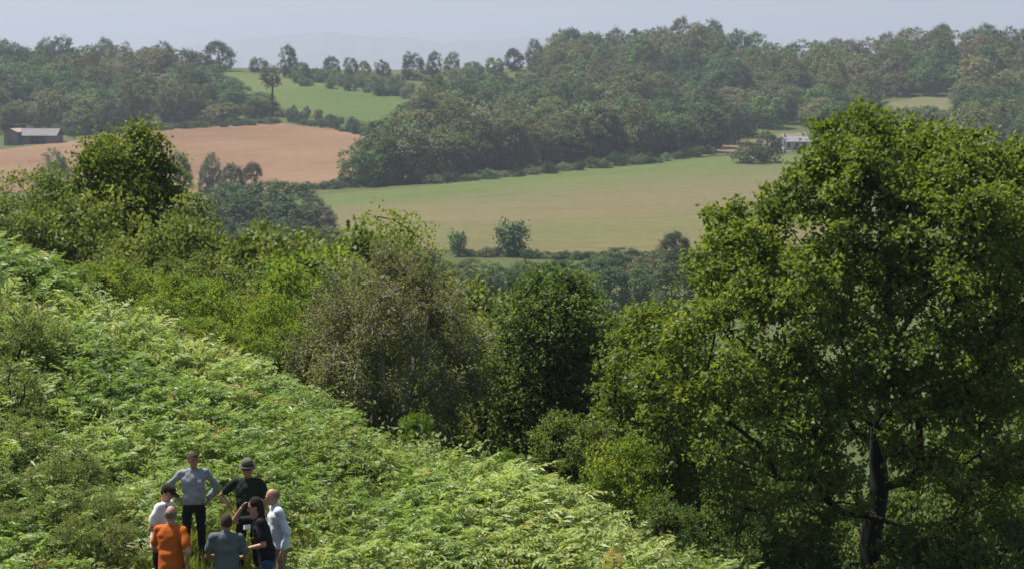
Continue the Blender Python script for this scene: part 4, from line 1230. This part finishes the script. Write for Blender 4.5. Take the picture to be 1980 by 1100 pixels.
BGp = 'trees on the valley bottom below the field hedge'
kk = 0
for (px, top, hw, d) in [(905, 500, 38, 375), (960, 504, 36, 360), (1020, 500, 40, 370), (1080, 502, 38, 365), (1140, 500, 40, 372), (1195, 488, 42, 378), (1250, 494, 42, 368), (1310, 478, 42, 380), (1360, 486, 40, 372),
                         (300, 432, 52, 440), (370, 425, 50, 430), (430, 420, 50, 445), (500, 428, 52, 425), (575, 424, 50, 435), (640, 438, 48, 420), (690, 448, 46, 410), (850, 500, 40, 385), (780, 486, 42, 392),
                         (880, 518, 40, 335), (935, 520, 40, 330), (1000, 514, 42, 335), (1060, 522, 42, 330), (1125, 518, 42, 336), (1180, 512, 44, 330), (1240, 516, 44, 336), (1300, 508, 44, 330)]:
    kk += 1
    far_tree('valley_tree', far_protos[kk % 7], px, 0, top, hw, ('dark', 'green', 'green', 'olive')[kk % 4], '%s tree in the valley-bottom belt, %s' % (('dark', 'green', 'leafy green', 'olive')[kk % 4], 'below the valley field hedge' if px > 700 else 'below the ploughed field copse'), 'tree', BGp, d=d)

# hedges: single shrubs in lines
def hedge(pts, n, hpx, hw, label, group, kinds=('green', 'dark', 'olive'), ymin=300, jit=4):
    P = np.array(pts, float)
    L = np.concatenate([[0], np.cumsum(np.linalg.norm(np.diff(P, axis=0), axis=1))])
    for i in range(n):
        t = (i + rng.uniform(-.3, .3)) / max(n - 1, 1) * L[-1]
        px = np.interp(t, L, P[:, 0]); py = np.interp(t, L, P[:, 1]) + rng.uniform(-jit, jit) * .5
        h = hpx * rng.uniform(.6, 1.35)
        x, y, z = hit(px, py, ymin)
        H = h / FPX * y; w = hw * rng.uniform(.8, 1.3) / FPX * y
        plant('hedge_shrub', shrubs[i % 3], (x, y, z - .05), rng.uniform(0, 6.28), (w / 2, w / 2, H / 3), M['bark'], M['far_leaf'], label, 'shrub', group, color=jitter(GREENS[kinds[i % len(kinds)]]))
hedge([(575, 158), (650, 168), (720, 178), (795, 186)], 22, 22, 14, 'small shrub in the hedge along the top of the green pasture', 'shrubs of the pasture top hedge', ('green', 'fresh', 'grey'), jit=16)
hedge([(590, 150), (780, 168)], 24, 19, 14, 'small shrub on the ridge bank above the pasture hedge', 'shrubs on the ridge bank', ('green', 'grey'), jit=10)
hedge([(310, 252), (430, 246), (540, 238)], 20, 13, 10, 'low dark shrub on the top edge of the ploughed field', 'shrubs on the ploughed field top edge', ('dark', 'green'))
hedge([(560, 236), (640, 248), (700, 262), (735, 268)], 18, 18, 11, 'dark shrub between the green pasture and the ploughed field', 'shrubs between pasture and ploughed field', ('dark',))
hedge([(540, 225), (610, 232), (690, 246)], 12, 20, 9, 'thin shrub on the rough lower bank of the pasture', 'shrubs on the lower pasture bank', ('olive', 'dark', 'brown'), jit=8)
hedge([(560, 372), (620, 366), (660, 364)], 7, 16, 14, 'dark shrub at the corner of the valley field', 'shrubs at the valley field corner', ('dark',))
hedge([(905, 494), (960, 497), (1060, 500), (1150, 502), (1260, 503)], 20, 16, 16, 'low shrub in the near hedge of the valley field', 'shrubs in the near valley hedge', ('dark', 'green', 'olive'))
hedge([(110, 262), (170, 262)], 5, 18, 13, 'green shrub beside the barn roof', 'shrubs beside the barn', ('green', 'fresh'))

hedge([(665, 361), (800, 357), (900, 351), (1020, 340), (1150, 326), (1260, 316), (1370, 300)], 44, 20, 14, 'low shrub at the foot of the big wood, along the valley field', 'shrubs at the foot of the big wood', ('dark', 'green', 'grey', 'olive'), jit=3)
# the woods: every tree its own, standing on the slope; the ones hidden deepest join one mass
def left_of_wood(d):
    return np.interp(d, [600, 640, 700, 800, 880, 980, 1080, 1130], [655, 700, 738, 778, 826, 850, 905, 1075])
def near_of_wood(px):
    return np.interp(px, [600, 620, 900, 1150, 1350, 1395, 1500, 1545, 1600, 2100], [606, 622, 664, 714, 757, 800, 868, 868, 770, 760])
cells = {}
cand = []
def try_add(px, d, spacing, zone):
    x = (px - 990) / FPX * d
    cx, cy = int(x // spacing), int(d // spacing)
    for a in (-1, 0, 1):
        for b in (-1, 0, 1):
            for (qx, qy) in cells.get((zone, cx + a, cy + b), ()):
                if (qx - x) ** 2 + (qy - d) ** 2 < spacing ** 2: return
    cells.setdefault((zone, cx, cy), []).append((x, d))
    cand.append((x, d, zone))
for px in np.arange(690, 1390, 30):       # the wood edge along the valley field
    try_add(px + rng.uniform(-5, 5), near_of_wood(px) + 5 + rng.uniform(0, 4), 6.0, 'r')
for _ in range(26000):
    d = math.sqrt(rng.uniform(600 ** 2, 1185 ** 2)); px = rng.uniform(600, 2060)
    if px < left_of_wood(d) or d < near_of_wood(px) + 6: continue
    if 1700 < px < 1850 and 900 < d < 985: continue
    if px < 1062 and d > 1005: continue
    try_add(px, d, 11.6, 'r')
for _ in range(9000):
    d = math.sqrt(rng.uniform(780 ** 2, 1110 ** 2)); px = rng.uniform(-70, 600)
    lo = np.interp(px, [-70, 0, 130, 150, 330, 540, 600], [830, 838, 838, 818, 862, 892, 910])
    hi_px = np.interp(d, [880, 900, 950, 1000, 1050, 1110], [555, 525, 465, 395, 350, 335])
    if d < lo or px > hi_px: continue
    try_add(px, d, 10.6, 'l')
cand = np.array([(x, y) for (x, y, _) in cand]); zone = ['r' if (px_of(x, y, 0) > 640) else 'l' for x, y in cand]
cz = ground(cand[:, 0], cand[:, 1])
nW = len(cand)
patch = vnoise(cand[:, 0] / 38, cand[:, 1] / 60, 51)
patch2 = vnoise(cand[:, 0] / 22, cand[:, 1] / 40, 52)
wh = 8.5 + 7.5 * rng.uniform(size=nW) ** 1.3 + 3.5 * (patch2 - .5)
ww = (5.4 + 3.0 * rng.uniform(size=nW)) * (0.75 + 0.25 * wh / 12)
edge_tree = cand[:, 1] < np.array([near_of_wood(px_of(x, y, 0)) for x, y in cand]) + 14
wh[edge_tree] *= 1.02
for i, (x, y) in enumerate(cand):
    if 1685 < px_of(x, y, 0) < 1865 and y < 985: wh[i] *= 0.42 if y > 850 else .75
    if zone[i] == 'r' and px_of(x, y, 0) < 1065 and y > 880: wh[i] *= 0.78
    if 1225 < px_of(x, y, 0) < 1440 and y > 1030: wh[i] *= 1.22
    if 1480 < px_of(x, y, 0) < 1700 and y > 1030: wh[i] *= 0.9
    if zone[i] == 'l' and px_of(x, y, 0) > 400: wh[i] *= 0.72
def kind_of(i):
    p = patch[i] + rng.normal() * .17
    if p > .74: return 'brown'
    if p > .54: return 'olive'
    if p > .40: return 'green'
    if p > .26: return 'fresh' if rng.uniform() < .45 else 'green'
    return 'dark'
kinds = [kind_of(i) for i in range(nW)]
# which trees show most: paint their outlines front to back
buf = np.zeros((200, 1030), bool); vis = np.zeros(nW)
for i in np.argsort(cand[:, 1]):
    x, y = cand[i]; z = cz[i]
    cxp = px_of(x, y, z) / 2; r0_, r1_ = row_of(y, z + wh[i]) / 2, row_of(y, z) / 2
    hwp = ww[i] / y * FPX / 2
    a0, a1 = int(max(0, cxp - hwp)), int(min(1029, cxp + hwp + 1)); b0, b1 = int(max(0, r0_)), int(min(199, r1_ + 1))
    if a1 <= a0 or b1 <= b0: continue
    yy, xx = np.mgrid[b0:b1, a0:a1]
    m = ((xx - cxp) / hwp) ** 2 + ((yy - (r0_ + r1_) / 2) / ((r1_ - r0_) / 2 + .5)) ** 2 < 1
    vis[i] = (m & ~buf[b0:b1, a0:a1]).sum()
    buf[b0:b1, a0:a1] |= m
order = np.argsort(-vis)
single = [int(i) for i in order[:285] if vis[i] > 0]
mass = [int(i) for i in order[285:] if vis[i] > 0]
print('wood trees', nW, 'single', len(single), 'mass', len(mass))
where = {'r': 'in the big wood above the valley field', 'l': 'in the wood behind the low barn'}
kname = {'brown': 'brownish', 'olive': 'olive', 'green': 'mid-green', 'fresh': 'fresh green', 'dark': 'dark green'}
for i in single:
    x, y = cand[i]
    kd = kinds[i]; z_ = zone[i]
    size = 'tall' if wh[i] > 12.6 else ('low' if wh[i] < 9.8 else ('broad' if ww[i] > 5.5 else 'middling'))
    if z_ == 'r':
        at_ = ('on the lower edge of the big wood, facing the valley field' if edge_tree[i] else 'on the skyline of the big wood' if y > 1075 else
               'on the upper slope of the big wood' if y > 960 else 'midway up the big wood' if y > 840 else 'on the lower slope of the big wood')
    else:
        at_ = 'on the skyline of the wood behind the barn' if y > 1040 else ('midway up the wood behind the barn' if y > 930 else 'low in the wood, just above the ploughed field')
    lb = '%s %s tree %s' % (size, kname[kd], at_)
    plant('woodland_tree', far_protos[i % 7], (x, y, cz[i] - .1), rng.uniform(0, 6.28), (ww[i] / 5.2, ww[i] / 5.2, wh[i] / FH), M['bark'], M['far_leaf'], lb, 'tree', 'trees ' + where[z_], color=jitter(GREENS[kd]))
# the rest of the wood as one mass of real crowns
(_, (mv1, mt1)), (_, (mv2, mt2)) = [build_tree(seed=160 + k, H=FH, Rx=5.2, crown_lo=.12, trunk_r=.2, n_clump=46, per_clump=20, clump_r=1.25, leaf=(.8, .62), flat=.75, shell=.95, lumps=10, sides=3, tip_r=.05, tint_spread=.08, rnd=.22, up=.6, outk=1.3) for k in range(2)]
VV, TT = [], []
kt = {'dark': .05, 'green': .27, 'fresh': .5, 'olive': .75, 'brown': 1.0}
for i in mass:
    v, t = (mv1, mt1) if i % 2 else (mv2, mt2)
    a = rng.uniform(0, 6.28); c, s = math.cos(a), math.sin(a)
    w = ww[i] / 5.2
    q = np.stack([(v[:, 0] * c - v[:, 1] * s) * w + cand[i, 0], (v[:, 0] * s + v[:, 1] * c) * w + cand[i, 1], v[:, 2] * wh[i] / FH + cz[i]], 1)
    VV.append(q); TT.append(np.clip(kt[kinds[i]] + rng.normal() * .07 + (t - .5) * .3, 0, 1))
if VV:
    VV = np.concatenate(VV)
    o = link('distant_woodland', np_mesh('distant_woodland', VV, quads_idx(len(VV) // 4), tint=np.concatenate(TT)), None, M['mass_leaf'])
    tag(o, 'mass of half-hidden tree crowns deep in the hillside woods', 'woodland', kind='stuff')

# ------------------------------------------------------------------ the low barn and the white cottage
def box_mesh(name, boxes):
    bm = bmesh.new()
    for (x0, x1, y0, y1, z0, z1) in boxes:
        r = bmesh.ops.create_cube(bm, size=1.0)
        for v in r['verts']:
            v.co = Vector(((x0 + x1) / 2 + v.co.x * (x1 - x0), (y0 + y1) / 2 + v.co.y * (y1 - y0), (z0 + z1) / 2 + v.co.z * (z1 - z0)))
    m = bpy.data.meshes.new(name); bm.to_mesh(m); bm.free()
    return m

def poly_mesh(name, verts, faces):
    m = bpy.data.meshes.new(name); m.from_pydata(verts, [], faces); m.update()
    return m

def slab(name, quad, th):
    """a flat panel with thickness from four corner points"""
    q = [Vector(p) for p in quad]
    n = (q[1] - q[0]).cross(q[3] - q[0]).normalized() * th
    v = q + [p - n for p in q]
    return poly_mesh(name, v, [(0, 1, 2, 3), (7, 6, 5, 4), (0, 4, 5, 1), (1, 5, 6, 2), (2, 6, 7, 3), (3, 7, 4, 0)])

M['barn_wall'] = solid_mat('barn_wall', (0.10, 0.09, 0.085), (0.19, 0.165, 0.15), 0.8, .9, .2)
M['barn_roof'] = solid_mat('barn_roof', (0.085, 0.08, 0.082), (0.135, 0.125, 0.125), 0.5, .7, .3)
M['barn_tile'] = solid_mat('barn_tile', (0.26, 0.20, 0.15), (0.38, 0.30, 0.23), 0.8, .9, .2)
M['barn_wood'] = solid_mat('barn_wood', (0.07, 0.055, 0.045), (0.13, 0.10, 0.08), 2, .9, .2)
M['white_wall'] = solid_mat('white_wall', (0.42, 0.42, 0.44), (0.52, 0.52, 0.54), 0.8, .85, .2)
M['slate'] = solid_mat('slate', (0.14, 0.14, 0.16), (0.20, 0.20, 0.22), 0.8, .7, .3)
M['pane'] = solid_mat('window_pane', (0.03, 0.04, 0.05), (0.05, 0.06, 0.07), 1, .15, .5)

def barn():
    bx, by, bz = hit(62, 279)
    root = empty('barn', (bx, by, bz), R(-6))
    tag(root, 'long low barn with pale sheet roof and open bays beside the ploughed field', 'barn')
    k = by / FPX
    x0, x1 = -24 * k, 48 * k            # main hall
    dep = 8.0; eave = 2.9; rid = 5.2
    link('back_wall', box_mesh('back_wall', [(x0, x1, dep - .25, dep, -.6, eave)]), root, M['barn_wall'])
    link('side_wall', box_mesh('side_wall', [(x1 - .25, x1, 0.05, dep - .26, -.6, eave)]), root, M['barn_wall'])
    link('front_wall', box_mesh('front_wall', [(x0 + .01, x0 + 3.2, 0, .25, -.6, eave - .05)]), root, M['barn_wall'])
    link('front_wall', box_mesh('front_wall', [(x0 + 8.5, x1 - .26, 0, .25, -.6, eave - .05)]), root, M['barn_wall'])
    r = link('roof', slab('roof', [(x0 - .3, -.7, eave - .15), (x1 + .4, -.7, eave - .15), (x1 + .4, dep / 2, rid), (x0 - .3, dep / 2, rid)], .12), root, M['barn_roof'])
    link('rear_slope', slab('rear_slope', [(x1 + .4, dep + .6, eave - .15), (x0 - .3, dep + .6, eave - .15), (x0 - .3, dep / 2 + .02, rid), (x1 + .4, dep / 2 + .02, rid)], .12), r, M['barn_roof'])
    link('ridge_cap', box_mesh('ridge_cap', [(x0 - .3, x1 + .4, dep / 2 - .2, dep / 2 + .2, rid + .01, rid + .1)]), r, M['barn_roof'])
    pm = box_mesh('post', [(-.12, .12, -.12, .12, -.6, eave - .1)])
    for px_ in (x0 + 3.4, x0 + 5.2, x0 + 7.0, x0 + 8.3):
        p = link('post', pm, root, M['barn_wood']); p.location = (px_, .05, 0)
    link('beam', box_mesh('beam', [(x0, x1, -.06, .05, eave - .35, eave - .1)]), root, M['barn_wood'])
    # gabled wing towards the viewer
    g0, g1 = x0 - 4.4, x0 - .05
    wing = empty('wing', (0, 0, 0)); wing.parent = root
    h = 4.0; pk = 5.0; y0 = -3.0
    gm = poly_mesh('gable', [(g0, y0, -1.2), (g1, y0, -1.2), (g1, y0, h), ((g0 + g1) / 2, y0, pk), (g0, y0, h), (g0, dep, -1.2), (g1, dep, -1.2), (g1, dep, h), ((g0 + g1) / 2, dep, pk), (g0, dep, h)],
                   [(0, 1, 2, 3, 4), (9, 8, 7, 6, 5), (1, 6, 7, 2), (0, 4, 9, 5)])
    link('wall', gm, wing, M['barn_wall'])
    mid = (g0 + g1) / 2
    link('roof_slope', slab('roof_slope', [(g0 - .3, y0 - .3, h - .05), (mid, y0 - .3, pk + .12), (mid, dep, pk + .12), (g0 - .3, dep, h - .05)], .1), wing, M['barn_tile'])
    link('roof_slope', slab('roof_slope', [(mid + .01, y0 - .3, pk + .12), (g1 + .28, y0 - .3, h - .05), (g1 + .28, dep, h - .05), (mid + .01, dep, pk + .12)], .1), wing, M['barn_tile'])
    link('door', box_mesh('door', [(mid - .9, mid + .9, y0 - .06, y0 - .01, -1.0, 1.6)]), wing, M['barn_wood'])
barn()

def cottage():
    cx, cy, cz_ = hit(1535, 290)
    root = empty('cottage', (cx, cy, cz_), R(8))
    tag(root, 'small white cottage half hidden by the big oak crown', 'house')
    w, dp, h, pk = 4.2, 3.4, 2.8, 4.3
    link('wall', poly_mesh('wall', [(-w, -dp, -.8), (w, -dp, -.8), (w, -dp, h), (-w, -dp, h), (-w, dp, -.8), (w, dp, -.8), (w, dp, h), (-w, dp, h), (-w, 0, pk), (w, 0, pk)],
         [(0, 1, 2, 3), (5, 4, 7, 6), (4, 0, 3, 8, 7), (1, 5, 6, 9, 2)]), root, M['white_wall'])
    rf = link('roof', slab('roof', [(-w - .4, -dp - .5, h - .1), (w + .4, -dp - .5, h - .1), (w + .4, 0, pk + .15), (-w - .4, 0, pk + .15)], .12), root, M['slate'])
    link('rear_slope', slab('rear_slope', [(w + .4, dp + .5, h - .1), (-w - .4, dp + .5, h - .1), (-w - .4, .02, pk + .15), (w + .4, .02, pk + .15)], .12), rf, M['slate'])
    link('chimney', box_mesh('chimney', [(-w + .6, -w + 1.3, -.35, .35, pk - .2, pk + 1.0)]), rf, M['white_wall'])
    for a in (-2.6, 0.2, 2.6):
        f = link('window', box_mesh('window', [(a - .55, a + .55, -dp - .05, -dp - .01, .9, 2.2)]), root, M['barn_wood'])
        link('pane', box_mesh('pane', [(a - .45, a + .45, -dp - .08, -dp - .055, 1.0, 2.1)]), f, M['pane'])
cottage()

# ------------------------------------------------------------------ haze
def haze():
    m, nt, out = new_mat('haze_air')
    v = N(nt, 'ShaderNodeVolumePrincipled')
    v.inputs['Color'].default_value = (0.61, 0.675, 0.79, 1)
    v.inputs['Density'].default_value = 0.000175
    v.inputs['Anisotropy'].default_value = 0.25
    nt.links.new(v.outputs[0], out.inputs['Volume'])
    S, z0, z1 = 27000.0, -60.0, 620.0
    o = link('haze', box_mesh('haze', [(-S, S, -S, S, z0, z1)]), None, m)
    tag(o, 'thin pale haze filling the valley air', 'haze', kind='stuff')
haze()
